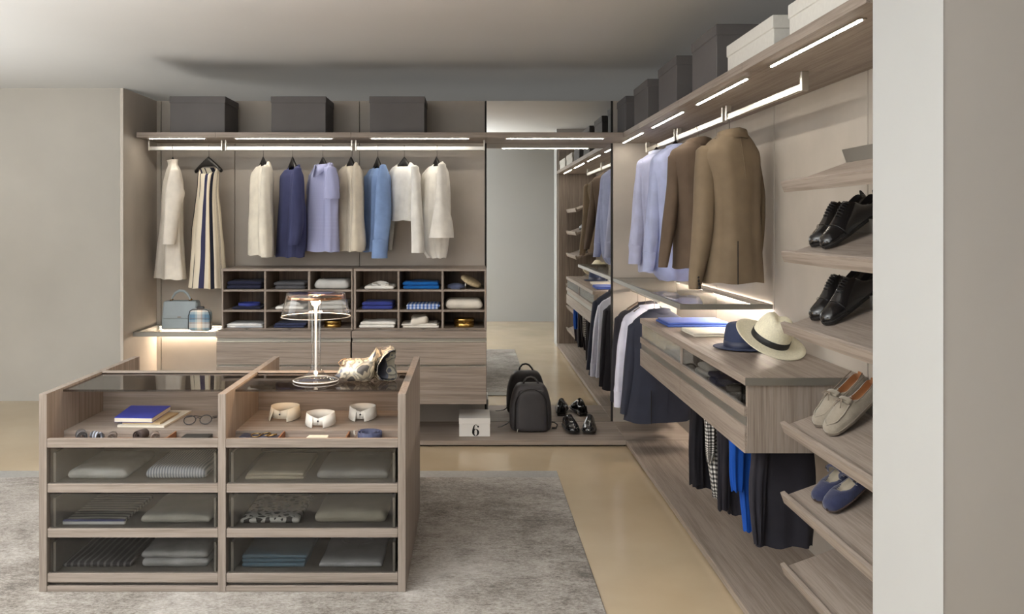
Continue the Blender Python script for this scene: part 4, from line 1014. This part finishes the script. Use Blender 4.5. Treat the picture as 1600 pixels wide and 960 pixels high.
# ------------------------------------------------------------------ on the drawer unit
zd = .9424
def yat(py, z): return F*(CZ-z)/(py-VY)
folded('folded_shirt', 'royal blue folded shirt on the wooden drawer unit', 'shirt', 1.135, 1.50, 5.16, 5.49, zd, .026, cloth('royal_blue_cotton', (70, 92, 164)), 21, 2)
folded('folded_shirt', 'cream folded shirt on the drawer unit beside the hats', 'shirt', 1.165, 1.50, 4.72, 5.00, zd, .022, CREAMW, 22, 2)
FELT = cloth('navy_straw', (58, 66, 92)); PAN = mat('panama_straw', (228, 222, 198), .75, 0, .04, 120, .5, 260, .2); BAND = mat('black_ribbon', (30, 29, 31), .55, 0, .04, 30, .2, 200)
def hat(label, c, m, rb=.155, rc=.088, ry=1.15, h=.115, tilt=(0, 0), yaw=0, pinch=True, curl=.018, name='panama_hat', band=.034):
    t = thing(name, label, 'hat', c)
    M = Matrix.Translation(c) @ Matrix.Rotation(math.radians(tilt[0]), 4, 'Y') @ Matrix.Rotation(math.radians(tilt[1]), 4, 'X') @ Matrix.Rotation(math.radians(yaw), 4, 'Z')
    n = 44
    def ring(r, z, ell, fn=None):
        out = []
        for i in range(n):
            a = 2*math.pi*i/n; p = [r*math.cos(a), r*ell*math.sin(a), z]
            if fn: p = fn(p, a)
            out.append(tuple(p))
        return out
    cb = lambda k: (lambda p, a: [p[0], p[1], p[2]+curl*k*(abs(math.cos(a))**2)-curl*.5*k*(max(0, -math.sin(a)))])
    mb = MB(); mb.M = M
    mb.rows([ring(rc*1.0, .006, ry), ring(rc+(rb-rc)*.4, .002, ry*.99, cb(.2)), ring(rc+(rb-rc)*.75, .003, ry*.97, cb(.6)), ring(rb, .006, ry*.95, cb(1.2)),
             ring(rb+.001, .003, ry*.95, cb(1.2)), ring(rc+(rb-rc)*.75, 0, ry*.97, cb(.6)), ring(rc+(rb-rc)*.4, -.001, ry*.99, cb(.2)), ring(rc*.98, .002, ry)])
    part(t, 'brim', mb, m, True)
    def dent(p, a):
        if not pinch: return p
        q = min(1, max(0, (p[2]-h*.35)/(h*.65)))
        sy = -p[1]/(rc*ry)                       # +1 towards the front
        groove = math.exp(-(p[0]/(rc*.26))**2)*.013*q**3
        return [p[0]*(1-q*(.16+.12*max(0, sy)**.7)), p[1]*(1-.14*q), p[2]-groove-.010*q*max(0, -sy)]
    mb = MB(); mb.M = M
    prof = [(1.0, 0), (.99, .2), (.975, .4), (.95, .58), (.92, .74), (.86, .88), (.77, .97), (.64, 1.01), (.48, 1.01), (.30, .99), (.14, .97), (.03, .965)]
    mb.rows([ring(rc*k, .004+h*z, ry, dent) for k, z in prof], True, False, True); part(t, 'crown', mb, m, True)
    mb = MB(); mb.M = M
    mb.rows([ring(rc*k, z, ry) for k, z in ((1.012, .006), (1.018, .007), (1.008, band), (.99, band+.001))]); part(t, 'ribbon', mb, BAND if m is PAN else mat('navy_ribbon', (44, 50, 74), .5), True, label='black ribbon band' if m is PAN else None)
    return t
hat('navy straw hat half hidden behind the panama hat', (1.305, 4.30, zd+.004), FELT, .135, .086, 1.1, .115, (0, 0), 0, False, 0, 'straw_hat')
hat('ivory panama hat with a black band leaning on the navy hat', (1.345, 4.03, zd+.074), PAN, .160, .086, 1.06, .122, (17, 22), -14, True, .010)
# inside the glass fronted drawers
zg = .8005
folded('folded_scarf', 'grey folded scarf behind the far glass drawer front of the wall unit', 'scarf', 1.11, 1.45, 4.75, 5.15, zg, .05, LGREY, 31, 2)
folded('folded_scarf', 'black and white dotted scarf behind the near glass drawer front', 'scarf', 1.11, 1.40, 4.25, 4.45, zg, .065, GING, 32, 2)
folded('folded_tie', 'dark blue folded tie behind the near glass drawer front', 'tie', 1.105, 1.40, 4.06, 4.20, zg, .06, cloth('dark_blue_silk', (30, 44, 86), .5), 33, 2)
def belt(label, c, r, hgt, m, buckle, yaw=0, name='rolled_belt', turns=2.6):
    t = thing(name, label, 'belt', c)
    ins, N = [], 64; rows = []
    for i in range(N):
        a = yaw+turns*2*math.pi*i/(N-1); rr = r*(.42+.58*i/(N-1))
        for_ = []
        rows.append([(c[0]+(rr+d)*math.cos(a), c[1]+(rr+d)*math.sin(a), c[2]+.0004+zz) for d, zz in ((-.0018, 0), (.0018, 0), (.0018, hgt), (-.0018, hgt))])
    part(t, 'strap', MB().rows(rows, True, True, True), m, True)
    a = yaw+turns*2*math.pi; bx, by = c[0]+(r+.003)*math.cos(a), c[1]+(r+.003)*math.sin(a)
    tx, ty = -math.sin(a), math.cos(a)
    P = lambda u, z: (bx+tx*u, by+ty*u, c[2]+z)
    part(t, 'buckle', MB().tube([P(0, .002), P(.032, .002), P(.032, hgt), P(0, hgt), P(0, .002)], .0028, 8).tube([P(0, hgt/2), P(.032, hgt/2)], .002, 8), buckle, True, label='metal buckle')
    return t
belt('black rolled belt behind the near glass drawer front', (1.155, 3.72, zg), .05, .036, mat('black_belt_leather', (30, 29, 30), .4), ALU, math.pi)
belt('second black rolled belt deeper in the near glass drawer', (1.16, 3.90, zg), .05, .036, mat('black_belt_leather', (30, 29, 30), .4), ALU, math.pi*1.1)
# ------------------------------------------------------------------ the island
IF, IB = 3.723, 4.77
IX = (-1.793, -1.761, -1.049, -1.017, -.301, -.2686)       # panel edges: left, middle, right
IZ = .8346
t = thing('island_dresser', 'wooden island dresser with smoked glass drawer fronts standing on the rug', 'dresser', (-1.03, 4.25, .0115))
zb = .0115
part(t, 'side_panel', B(IX[0], IX[1], IF, IB, zb, IZ, b=.001), WZ)
part(t, 'middle_panel', B(IX[2], IX[3], IF, IB, zb, IZ, b=.001), WZ)
part(t, 'side_panel', B(IX[4], IX[5], IF, IB, zb, IZ, b=.001), WZ)
DRW = ((.4226, .4596, .611), (.236, .273, .4222), (.050, .087, .2356))
LEAB = mat('tan_leather_tray', (142, 98, 66), .55, 0, .05, 20, .1, 200)
for bi, (x0, x1) in enumerate(((IX[1], IX[2]), (IX[3], IX[4]))):
    e = .0006; x0 += e; x1 -= e
    part(t, 'plinth', B(x0, x1, IF+.002, IF+.022, zb, .034, b=.001), WX)
    part(t, 'bottom_board', B(x0, x1, IF+.03, IB-.03, .0345, .047), WX)
    part(t, 'front_rail', B(x0, x1, IF+.001, IF+.021, .6112, .648, b=.001), WX)
    part(t, 'tray_floor', B(x0, x1, 3.886, 4.295, .632, .645), WX)
    part(t, 'tray_step', B(x0, x1, 3.880, 3.8858, .6112, .645), WX)
    part(t, 'compartment_floor', B(x0, x1, IF+.0215, 3.8798, .6112, .6165), LEAB, label='tan leather lined compartment floor')
    part(t, 'back_board', B(x0, x1, 4.2955, 4.315, .40, .8275), WX)
    part(t, 'top_rail', B(x0, x1, 4.278, 4.318, .828, IZ, b=.0012), WX)
    part(t, 'rear_deck', B(x0, x1, 4.3155, IB-.022, .50, .515), WX)
    part(t, 'rear_board', B(x0, x1, IB-.0215, IB-.002, zb, .53), WX)
    part(t, 'inner_back', B(x0, x1, 4.30, 4.312, .05, .3995), WX)
    for k, (za, zc, ze) in enumerate(DRW):
        d = part(t, 'drawer', B(x0+.001, x1-.001, IF+.004, IF+.026, za, zc, b=.0012), WX)
        part(d, 'drawer_floor', B(x0+.006, x1-.006, IF+.0265, 4.27, zc-.014, zc-.004), mat('taupe_lining', (96, 90, 84), .8))
        part(d, 'glass_front', B(x0+.010, x1-.010, IF+.010, IF+.016, zc+.0005, ze-.006), SMOKE, label='smoked glass front')
        for s_ in (x0+.014, x1-.024):
            part(d, 'drawer_side', B(s_, s_+.010, IF+.03, 4.26, zc-.0036, ze-.028), mat('drawer_side_grey', (140, 134, 126), .5))
    part(t, 'glass_top', B(x0+.001, x1-.001, 3.87, 4.2775, .8165, .8255), SMOKE2, label='dark smoked glass top')
# compartments
def div(x, dx, name='compartment_divider'):
    part(t, name, MB().add([(x, IF+.022, .6168), (x+.006, IF+.022, .6168), (x+.006+dx, 3.8795, .6168), (x+dx, 3.8795, .6168), (x, IF+.022, .644), (x+.006, IF+.022, .644), (x+.006+dx, 3.8795, .644), (x+dx, 3.8795, .644)],
         [(0, 3, 2, 1), (4, 5, 6, 7), (0, 1, 5, 4), (1, 2, 6, 5), (2, 3, 7, 6), (3, 0, 4, 7)]), LEAB, label='tan leather divider')
for px in (264, 437, 541): div(PX(px, 3.8), 0)
# contents of the glass drawers: a sub-list per drawer
def isl(name, label, cat, a, c, ytop, row, m, seed, layers=2, y=3.80, depth=.36, **k):
    z = DRW[row][1]-.0036; h = PZ(ytop, y)-z
    return folded(name, label, cat, PX(a, y), PX(c, y), y, y+depth, z, h, m, seed, layers, **k)
KNW = cloth('white_knit', (206, 206, 204), .95, .08, .6, 160); HERR = stripes('grey_herringbone', [(0, (214, 218, 224)), (.5, (150, 158, 172))], 85, 'Object', use='x'); TEE = cloth('stone_jersey', (188, 184, 174))
STRT = stripes('striped_jersey', [(0, (170, 168, 160)), (.6, (92, 90, 88))], 30, 'Object', use='y'); RIBD = stripes('dark_rib_knit', [(0, (120, 118, 120)), (.35, (52, 50, 54))], 36, 'Object', use='x'); CABLE = cloth('grey_cable_knit', (184, 184, 184), .95, .12, .9, 70)
SAND = cloth('sand_knit', (188, 178, 158)); GTEE = cloth('mid_grey_jersey', (160, 160, 158)); CSW = cloth('oatmeal_rib_knit', (184, 178, 162), .95, .05, .6, 120); TEALD = cloth('washed_blue_denim', (100, 128, 146)); PWH = cloth('cool_white_pique', (196, 196, 200))
isl('folded_sweater', 'white folded knit in the top left glass drawer', 'sweater', 102, 200, 735, 0, KNW, 51, 1, puff=.12)
isl('folded_sweater', 'herringbone folded knit in the top left glass drawer', 'sweater', 221, 322, 731, 0, HERR, 52, 1, puff=.15)
isl('folded_shirt', 'thin striped folded top with a blue edge in the middle left glass drawer', 'shirt', 98, 198, 812, 1, STRT, 53, 2,
    extra=lambda t, x0, x1, y0, y1, z: part(t, 'hem', MB().rbox(x0, x1-.006, y0-.006, y0+.014, z-.026, z-.001, .006, (8, 2, 2)), stripes('hem_bands', [(0, (226, 226, 224)), (.42, (70, 76, 124)), (.70, (228, 228, 226))], 38, 'Object', use='z'), True, label='white hem with a blue band'))
isl('folded_shirt', 'beige folded top with a wide neckline in the middle left glass drawer', 'shirt', 214, 328, 806, 1, TEE, 54, 1, puff=.15)
isl('folded_sweater', 'dark ribbed folded knit in the bottom left glass drawer', 'sweater', 95, 208, 879, 2, RIBD, 55, 1, puff=.3)
isl('folded_sweater', 'chunky pale grey rolled sweater in the bottom left glass drawer', 'sweater', 216, 327, 862, 2, CABLE, 56, 2, puff=.3)
isl('folded_sweater', 'sand coloured folded knit in the top right glass drawer', 'sweater', 382, 478, 740, 0, SAND, 57, 2)
def crew(t, x0, x1, y0, y1, z):
    part(t, 'neckband', MB().tube([((x0+x1)/2+.085*math.cos(a), y1-.05-.055*math.sin(a), z-.004) for a in [math.pi*i/16 for i in range(17)]], .005, 8), GTEE, True)
isl('folded_shirt', 'grey folded top with a round neck in the top right glass drawer', 'shirt', 491, 606, 736, 0, GTEE, 58, 1, extra=crew, puff=.15)
m, nt, b, new, link = base('black_white_circles')
v = coords(nt, (30, 30, 12)); vo = new('ShaderNodeTexVoronoi'); vo.feature = 'DISTANCE_TO_EDGE'; vo.inputs['Scale'].default_value = 1.0; link(v, vo.inputs['Vector'])
link(ramp(nt, vo.outputs['Distance'], [(0, (206, 204, 198)), (.16, (40, 38, 38))], 'CONSTANT'), b.inputs['Base Color']); b.inputs['Roughness'].default_value = .8
isl('folded_scarf', 'black and white patterned folded scarf in the middle right glass drawer', 'scarf', 374, 472, 810, 1, m, 59, 1)
isl('folded_sweater', 'oatmeal ribbed folded sweater in the middle right glass drawer', 'sweater', 489, 606, 800, 1, CSW, 60, 1, puff=.12)
isl('folded_jeans', 'washed blue rolled jeans in the bottom right glass drawer', 'jeans', 375, 480, 868, 2, TEALD, 61, 3, puff=.35)
isl('polo_shirt', 'cool white folded polo shirt in the bottom right glass drawer', 'shirt', 495, 598, 880, 2, PWH, 62, 1, extra=lambda t, x0, x1, y0, y1, z: (part(t, 'collar', collar(Frame((x0+x1)/2, y1-.09, 0), z-.002, .062, .04, .022, .024, .12, .016), PWH, True, solid=.002),
    part(t, 'placket', B((x0+x1)/2-.014, (x0+x1)/2+.014, y0+.02, y1-.13, z-.003, z+.001, b=.001), PWH)), puff=.15)
# ------------------------------------------------------------------ on the left tray
zt = .6455
t = thing('magazine', 'large cream magazine with a photograph on its cover under the blue book', 'magazine', (-1.45, 4.1, zt))
def quad(mb, P, z0, z1):
    return mb.add([(x, y, z0) for x, y in P]+[(x, y, z1) for x, y in P], [(3, 2, 1, 0), (4, 5, 6, 7), (0, 1, 5, 4), (1, 2, 6, 5), (2, 3, 7, 6), (3, 0, 4, 7)])
PAPER = mat('cream_paper', (222, 214, 198), .7, 0, .02, 6)
part(t, 'pages', quad(MB(), [(-1.555, 3.945), (-1.345, 3.935), (-1.325, 4.255), (-1.60, 4.265)], zt, zt+.008), PAPER)
part(t, 'cover', quad(MB(), [(-1.556, 3.944), (-1.344, 3.934), (-1.324, 4.256), (-1.601, 4.266)], zt+.0081, zt+.0088), mat('cover_paper', (206, 200, 188), .45))
part(t, 'cover_photo', quad(MB(), [(-1.46, 3.98), (-1.365, 3.976), (-1.362, 4.225), (-1.47, 4.23)], zt+.0089, zt+.0093), mat('grey_photo_print', (120, 116, 110), .4, 0, .75, 16), label='grey printed photograph')
t = thing('book', 'thin beige book lying between the magazine and the blue book', 'book', (-1.43, 4.0, zt+.0094))
part(t, 'cover', quad(MB(), [(-1.54, 3.965), (-1.37, 3.955), (-1.36, 4.17), (-1.55, 4.18)], zt+.0095, zt+.017), mat('tan_cloth_cover', (168, 146, 112), .7))
t = thing('book', 'ultramarine blue clothbound book on top of the magazine', 'book', (-1.5, 4.08, zt+.0172))
UB = mat('ultramarine_cloth', (56, 66, 168), .5, 0, .03, 10)
P = [(-1.575, 3.965), (-1.405, 3.955), (-1.41, 4.215), (-1.60, 4.222)]
part(t, 'pages', quad(MB(), [(x*.995-.0072, y*.998+.006) for x, y in P], zt+.0198, zt+.036), PAPER)
part(t, 'cover', quad(quad(MB(), P, zt+.0175, zt+.0196), P, zt+.0362, zt+.039), UB)
part(t, 'spine', quad(MB(), [(-1.6005, 4.222), (-1.5755, 3.965), (-1.573, 3.965), (-1.598, 4.222)], zt+.0196, zt+.0362), UB)
t = thing('eyeglasses', 'dark round rimmed eyeglasses lying beside the magazine', 'glasses', (PX(309, 4.0), 4.0, zt))
GLF = mat('dark_acetate', (46, 42, 44), .3)
gx = PX(309, 4.0)
for s_ in (-1, 1):
    cx = gx+s_*.034; rg = lambda a, k=1.0: (cx+.026*k*math.cos(a), 4.0+.014*k*math.sin(a)+s_*.006, zt+.0205+.0165*k*math.sin(a))
    part(t, 'rim', MB().tube([rg(2*math.pi*i/24) for i in range(25)], .0024, 8), GLF, True)
    part(t, 'lens', MB().rows([[rg(2*math.pi*i/20, k) for i in range(20)] for k in (.94, .01)]), CLEAR, True)
    part(t, 'temple', MB().tube([(cx+s_*.027, 4.01, zt+.026), (cx+s_*.036, 4.05, zt+.020), (cx+s_*.022, 4.13, zt+.010), (cx-s_*.01, 4.145, zt+.004)], .0022, 7), GLF, True)
part(t, 'bridge', MB().tube([(gx-.010, 4.0, zt+.026), (gx, 4.0, zt+.031), (gx+.010, 4.003, zt+.026)], .0022, 7), GLF, True)
# rolled ties and a case in the left compartments
zc = .6172
def rolled_tie(label, px, y, r, w_, m, yaw, end=True, nm='rolled_tie'):
    x = PX(px, y); t = thing(nm, label, 'tie', (x, y, zc))
    ca, sa = math.cos(yaw), math.sin(yaw); rows = []
    N = 70
    for i in range(N):
        a = 3.1*2*math.pi*i/(N-1); rr = r*(.25+.75*i/(N-1)); wv = w_*(.75+.25*i/(N-1))
        px_, pz = rr*math.cos(a-1.2), rr*math.sin(a-1.2)
        row = []
        for d, s_ in ((-.0016, -1), (.0016, -1), (.0016, 1), (-.0016, 1)):
            q = (rr+d)/rr; row.append((x+px_*q*ca-s_*wv/2*sa, y+px_*q*sa+s_*wv/2*ca, zc+r+.0018+pz*q))
        rows.append(row)
    part(t, 'roll', MB().rows(rows, True, True, True), m, True)
    if end: part(t, 'tail', MB().rbox(x+r*.2, x+r*1.9, y-w_*.42, y+w_*.30, zc+.0004, zc+.012, .004, (6, 4, 1)), m, True)
    return t
rolled_tie('grey patterned rolled tie at the left of the left compartment', 128, 3.80, .025, .06, cloth('grey_silk', (92, 88, 88), .5), .5)
rolled_tie('silver and grey rolled tie in the left compartment', 152, 3.805, .021, .055, stripes('silver_tie', [(0, (170, 176, 190)), (.4, (96, 92, 92))], 60, 'Object', use='x', rough=.5), .9)
rolled_tie('brown grey rolled tie third in the left compartment', 176, 3.80, .020, .055, cloth('taupe_silk', (112, 100, 92), .5), .3)
rolled_tie('dark brown rolled tie fourth in the left compartment', 221, 3.81, .025, .055, cloth('brown_silk', (76, 64, 60), .5), -.3)
rolled_tie('taupe rolled tie nearest the tan leather divider', 243, 3.80, .021, .055, cloth('warm_taupe_silk', (124, 108, 98), .5), .4, True)
t = thing('flat_case', 'dark flat case lying in the left compartment below the eyeglasses', 'case', (PX(305, 3.8), 3.81, zc))
part(t, 'lid', MB().rbox(PX(283, 3.8), PX(326, 3.8), 3.765, 3.865, zc+.011, zc+.020, .003, (6, 4, 1)), mat('olive_black_leather', (54, 52, 48), .5), True)
part(t, 'base', MB().rbox(PX(283, 3.8), PX(326, 3.8), 3.765, 3.865, zc+.0004, zc+.0108, .003, (6, 4, 1)), mat('olive_black_leather', (54, 52, 48), .5), True)
# ------------------------------------------------------------------ on the right tray
CO = cloth('starched_white', (232, 228, 220), .7, .02, .1, 300, .3, 0); CO2 = cloth('starched_cream', (230, 220, 200), .7, .02, .1, 300, .3, 0)
def loose_collar(label, px, y, r, h, m, yaw, spread, points):
    """a detachable shirt collar standing on the tray, open wings in front"""
    x = PX(px, y); t = thing('shirt_collar', label, 'collar', (x, y, zt))
    M = Matrix.Translation((x, y, 0)) @ Matrix.Rotation(yaw, 4, 'Z')
    n = 44; inner, outer = [], []
    rin = [[], []]; ro = [[], []]
    for i in range(n+1):
        a = math.radians(-90)+2*math.pi*i/n
        e = min(i, n-i)/n*2
        rin[0].append((r*.93*math.cos(a), r*.86*math.sin(a)-.0006*(i == n), zt+.010)); rin[1].append((r*.95*math.cos(a), r*.88*math.sin(a), zt+h*.97-.016*(1-e)**4))
    g = spread
    for i in range(n+1):
        a = math.radians(-90)+g+(2*math.pi-2*g)*i/n; e = min(i, n-i)/n*2
        flare = points*max(0, 1-e*2.6)
        ro[0].append((r*.97*math.cos(a), r*.90*math.sin(a), zt+h-.010*max(0, 1-e*4)))
        ro[1].append(((r*1.06+flare*.35)*math.cos(a)*(1-.25*max(0, 1-e*5)*0), (r*1.02+flare*.55)*math.sin(a), zt+.0008+.012*min(1, e*2.2)*(e > .0)))
    def bld(nm, rr, m):
        mb = MB(); mb.M = M; mb.rows(rr, close=False); part(t, nm, mb, m, True, solid=.0016)
    bld('band', rin, m); bld('wings', ro, m)
    mb = MB(); mb.M = M; mb.tube([(0, -r*.87, zt+h*.5), (0, -r*.87-.003, zt+h*.5)], .0042, 10); part(t, 'stud', mb, mat('dark_stud', (52, 50, 58), .3), True, label='dark collar stud')
    return t
loose_collar('cream detachable collar with long open points on the right tray', 446, 4.12, .066, .062, CO2, -.25, .52, .034)
loose_collar('white detachable collar with rounded points in the middle of the right tray', 501, 3.99, .064, .058, CO, -.05, .34, .012)
loose_collar('white detachable collar beside the right side panel of the island', 567, 4.12, .061, .060, CO, -.1, .30, .020)
NVL = mat('navy_leather', (44, 48, 66), .5, 0, .05, 10, .1, 200)
t = thing('ringed_belt', 'navy belt with gold rings lying in the right tray below the cream collar', 'belt', (PX(408, 3.8), 3.81, zc))
part(t, 'band', MB().rbox(PX(374, 3.8), PX(438, 3.8), 3.775, 3.855, zc+.0004, zc+.022, .008, (10, 4, 2), lambda x, y, z: (x, y, z+.006*math.sin(x*70)*(z-zc)/.022)), NVL, True)
for k, (px, yy) in enumerate(((400, 3.80), (415, 3.815), (425, 3.80))):
    cx = PX(px, yy); part(t, 'ring', MB().tube([(cx+.020*math.cos(a), yy+.016*math.sin(a), zc+.028+.004*math.sin(a+k)) for a in [2*math.pi*i/20 for i in range(21)]], .0028, 8), mat('dull_gold', (150, 124, 82), .3, 1), True, label='dull gold ring')
t = thing('paper_card', 'cream blank card in the middle compartment of the right tray', 'card', (PX(494, 3.8), 3.81, zc))
part(t, 'sheet', quad(MB(), [(PX(473, 3.77), 3.755), (PX(510, 3.77), 3.755), (PX(512, 3.84), 3.862), (PX(482, 3.84), 3.862)], zc+.0006, zc+.014), mat('ivory_card', (236, 228, 208), .7))
t = thing('paper_card', 'small cream card overlapping the larger blank card in the right tray', 'card', (PX(516, 3.8), 3.80, zc))
part(t, 'sheet', quad(MB(), [(PX(508, 3.77)+.006, 3.755), (PX(526, 3.77), 3.765), (PX(526, 3.84), 3.83), (PX(511, 3.84)+.006, 3.83)], zc+.0006, zc+.009), mat('ivory_card', (236, 228, 208), .7))
belt('navy woven rolled belt with a silver buckle in the right tray', (PX(577, 3.815), 3.812, zc), .058, .040, mat('navy_woven_belt', (66, 72, 100), .7, 0, .12, 60, .4, 150), ALU, math.radians(-78))
# ------------------------------------------------------------------ glass table lamp
zl = .8260; lx, ly = -.702, 4.07
GL = pane('lamp_glass', (.985, .985, .98), .03, 1.5, 2.4)
COP = mat('polished_copper', (214, 158, 120), .12, 1, .02, 6)
t = thing('table_lamp', 'clear glass table lamp with a copper rim on the dark glass top', 'lamp', (lx, ly, zl))
part(t, 'base', MB().lathe([(.004, .0006), (.092, .0006), (.102, .005), (.1015, .009), (.088, .014), (.060, .022), (.040, .036), (.028, .052), (.0225, .064), (.004, .064)], (lx, ly), 44, z0=zl), GL, True)
GL2 = pane('stem_glass', (.94, .94, .93), .06, 1.5, 1.7)
part(t, 'stem', MB().lathe([(.0215, .058), (.0200, .075), (.0215, .11), (.0222, .18), (.0225, .26), (.0235, .32), (.0260, .355), (.0290, .372), (.0305, .376)], (lx, ly), 28, z0=zl), GL2, True)
part(t, 'inner_rod', MB().lathe([(.0050, .050), (.0048, .12), (.0048, .25), (.0060, .32), (.0115, .352), (.0165, .372)], (lx, ly), 20, cap0=True, cap1=True, z0=zl), emit('lit_stem', (1.0, .93, .84), .26), True, label='lit frosted core of the stem')
part(t, 'light_node', MB().lathe([(.004, .028), (.009, .034), (.009, .042), (.004, .048)], (lx, ly), 16, cap0=True, cap1=True, z0=zl), emit('warm_node', (1.0, .84, .62), 2.0), True, label='small glowing bead in the base')
R0, R1 = .132, .156
part(t, 'shade', MB().lathe([(R0-.002, .402), (R0, .401), (R0+.003, .384), (R1-.006, .324), (R1, .296), (R1-.002, .2945)], (lx, ly), 56, z0=zl), GL, True)
part(t, 'base_edge', MB().tube([(lx+.1012*math.cos(a), ly+.1012*math.sin(a), zl+.0062) for a in [2*math.pi*i/48 for i in range(49)]], .0022, 8), emit('rim_highlight_glow', (1., .94, .86), .07), True, label='edge of the glass base, its bright rim put in as glow')  # weak emission on both glass edges stands in for rim highlights
part(t, 'shade_edge', MB().tube([(lx+R1*math.cos(a), ly+R1*math.sin(a), zl+.2950) for a in [2*math.pi*i/56 for i in range(57)]], .0014, 8), emit('rim_highlight_glow', (1., .94, .86), .07), True, label='lower edge of the shade, its bright rim put in as glow')
part(t, 'shade_rim', MB().lathe([(R1-.0015, .2945), (R1+.0012, .2955), (R1+.0012, .2975), (R1-.0015, .2985)], (lx, ly), 56, z0=zl), pane('rim_glass', (.80, .79, .76), .05, 1.9), True)
part(t, 'crown_disc', MB().lathe([(.004, .404), (R0-.012, .404), (R0-.004, .402), (R0-.0035, .398), (.004, .3965)], (lx, ly), 56, z0=zl), pane('violet_glass', (.74, .70, .82), .03, 1.6), True, label='violet tinted glass disc')
part(t, 'copper_ring', MB().lathe([(R0+.0012, .388), (R0+.0030, .380), (R0+.0016, .377), (R0-.004, .3785), (R0-.004, .387), (R0+.0012, .388)], (lx, ly), 56, z0=zl), COP, True, label='polished copper ring')
part(t, 'led_disc', MB().lathe([(.004, .3950), (R0-.03, .3950), (R0-.03, .3925), (.004, .3925)], (lx, ly), 40, z0=zl), pane('frosted_diffuser', (.93, .91, .88), .2, 1.4), True, label='clear diffuser disc')
l = bpy.data.lights.new('lamp_light', 'POINT'); l.energy = 22; l.color = (1.0, .66, .38); l.shadow_soft_size = .035
o = bpy.data.objects.new('lamp_light', l); C.objects.link(o); o.parent = t; o.location = (0, 0, .365)
# ------------------------------------------------------------------ camouflage clutch folded over
m, nt, b, new, link = base('metallic_camouflage')
v = coords(nt); n1 = noise_tex(nt, v, 20, 1, .4, .2); n2 = noise_tex(nt, v, 60, 3)
link(ramp(nt, n1, [(0, (104, 100, 98)), (.38, (188, 178, 158)), (.48, (150, 144, 134)), (.54, (212, 204, 184)), (.64, (128, 130, 138))], 'CONSTANT'), b.inputs['Base Color'])
b.inputs['Metallic'].default_value = .45; b.inputs['Roughness'].default_value = .22; add_bump(nt, b, n2, .2, .002)
CAMO = m
cy = 4.06
def cp(px, py, dy=0): Y = cy+dy; return (PX(px, Y), Y, max(zl+.0012, PZ(py, Y)))
t = thing('clutch_bag', 'crumpled metallic camouflage clutch folded over beside the glass lamp', 'bag', (PX(572, cy), cy, zl))
# lower half: a pillow lying to the left, swept from its left tip to the fold
secs = [((523, 588), (527, 583), .020), ((530, 592), (537, 562), .050), ((545, 596), (552, 561), .070), ((560, 599), (568, 561), .075), ((570, 601), (576, 559), .062), ((577, 600), (583, 550), .045), ((584, 592), (588, 543), .028)]
rings = []
for i, (bo, to, dp) in enumerate(secs):
    ring = []
    for k in range(22):
        a = 2*math.pi*k/22; q = (math.sin(a)+1)/2; px = bo[0]+(to[0]-bo[0])*q; py = bo[1]+(to[1]-bo[1])*q
        w_ = dp*math.copysign(abs(math.cos(a))**.8, -math.cos(a))*(1-.45*q); cr = noise.noise((i*.9, math.cos(a)*2, math.sin(a)*2))*.007
        p = cp(px, py, 0); ring.append((p[0]+cr, cy+.02+w_+cr, max(zl+.0012, p[2]+cr*.6)))
    rings.append(ring)
part(t, 'lower_pouch', MB().rows(rings, True, True, True), CAMO, True)
# upper half: the mouth folded down to the right, an open oval tube
mouth = smooth_rows([(618, 547), (608, 550.5), (598, 559), (591.5, 570), (589.5, 582), (594, 592), (603, 595.5), (612, 596), (619, 592), (620.5, 583), (617, 567), (618.5, 553), (618, 547)], 3)[:-1]
def rg(k):
    out = []
    for i, (px, py) in enumerate(mouth):
        q = (px-589)/31
        x0_, y0_ = 586+(px-604)*.16, min(597, py-(4 if py < 570 else 0))          # the fold line
        x1_, y1_ = 586+(px-586)*.62+(6 if py < 565 else 0), py-(6.5 if py < 568 else -.5)
        A = ((x0_, y0_, .075), (x1_, y1_, .035), (px*.97+597*.03, py-(2 if py < 565 else 0), -.02+.055*q), (px, py, -.045+.06*q))[k]
        cr = noise.noise((px*.13, py*.13, k*.7))*.006
        p = cp(A[0], A[1], A[2]); out.append((p[0]+cr, p[1]+cr, max(zl+.0012, p[2]+cr*.5)))
    return out
rings = [rg(k) for k in range(4)]
part(t, 'folded_mouth', MB().rows(rings, True, True, False), CAMO, True, solid=.002)
inn = []
for r in rings[1:]:
    cc = sum((Vector(q) for q in r), Vector())/len(r); inn.append([tuple(Vector(p)*.93+cc*.07+Vector((0, .003, 0))) for p in r])
part(t, 'lining', MB().rows(inn, True, True, False), mat('silver_lining', (58, 60, 70), .35, .4, .06, 25), True, label='dark silvery lining')
lp = cp(533, 566); part(t, 'wrist_loop', MB().tube([cp(541, 561), cp(535, 562, -.01), cp(529, 567, -.015), cp(531, 571, -.015), cp(538, 571, -.01)], .0026, 8), mat('tan_cord', (176, 140, 104), .5), True)
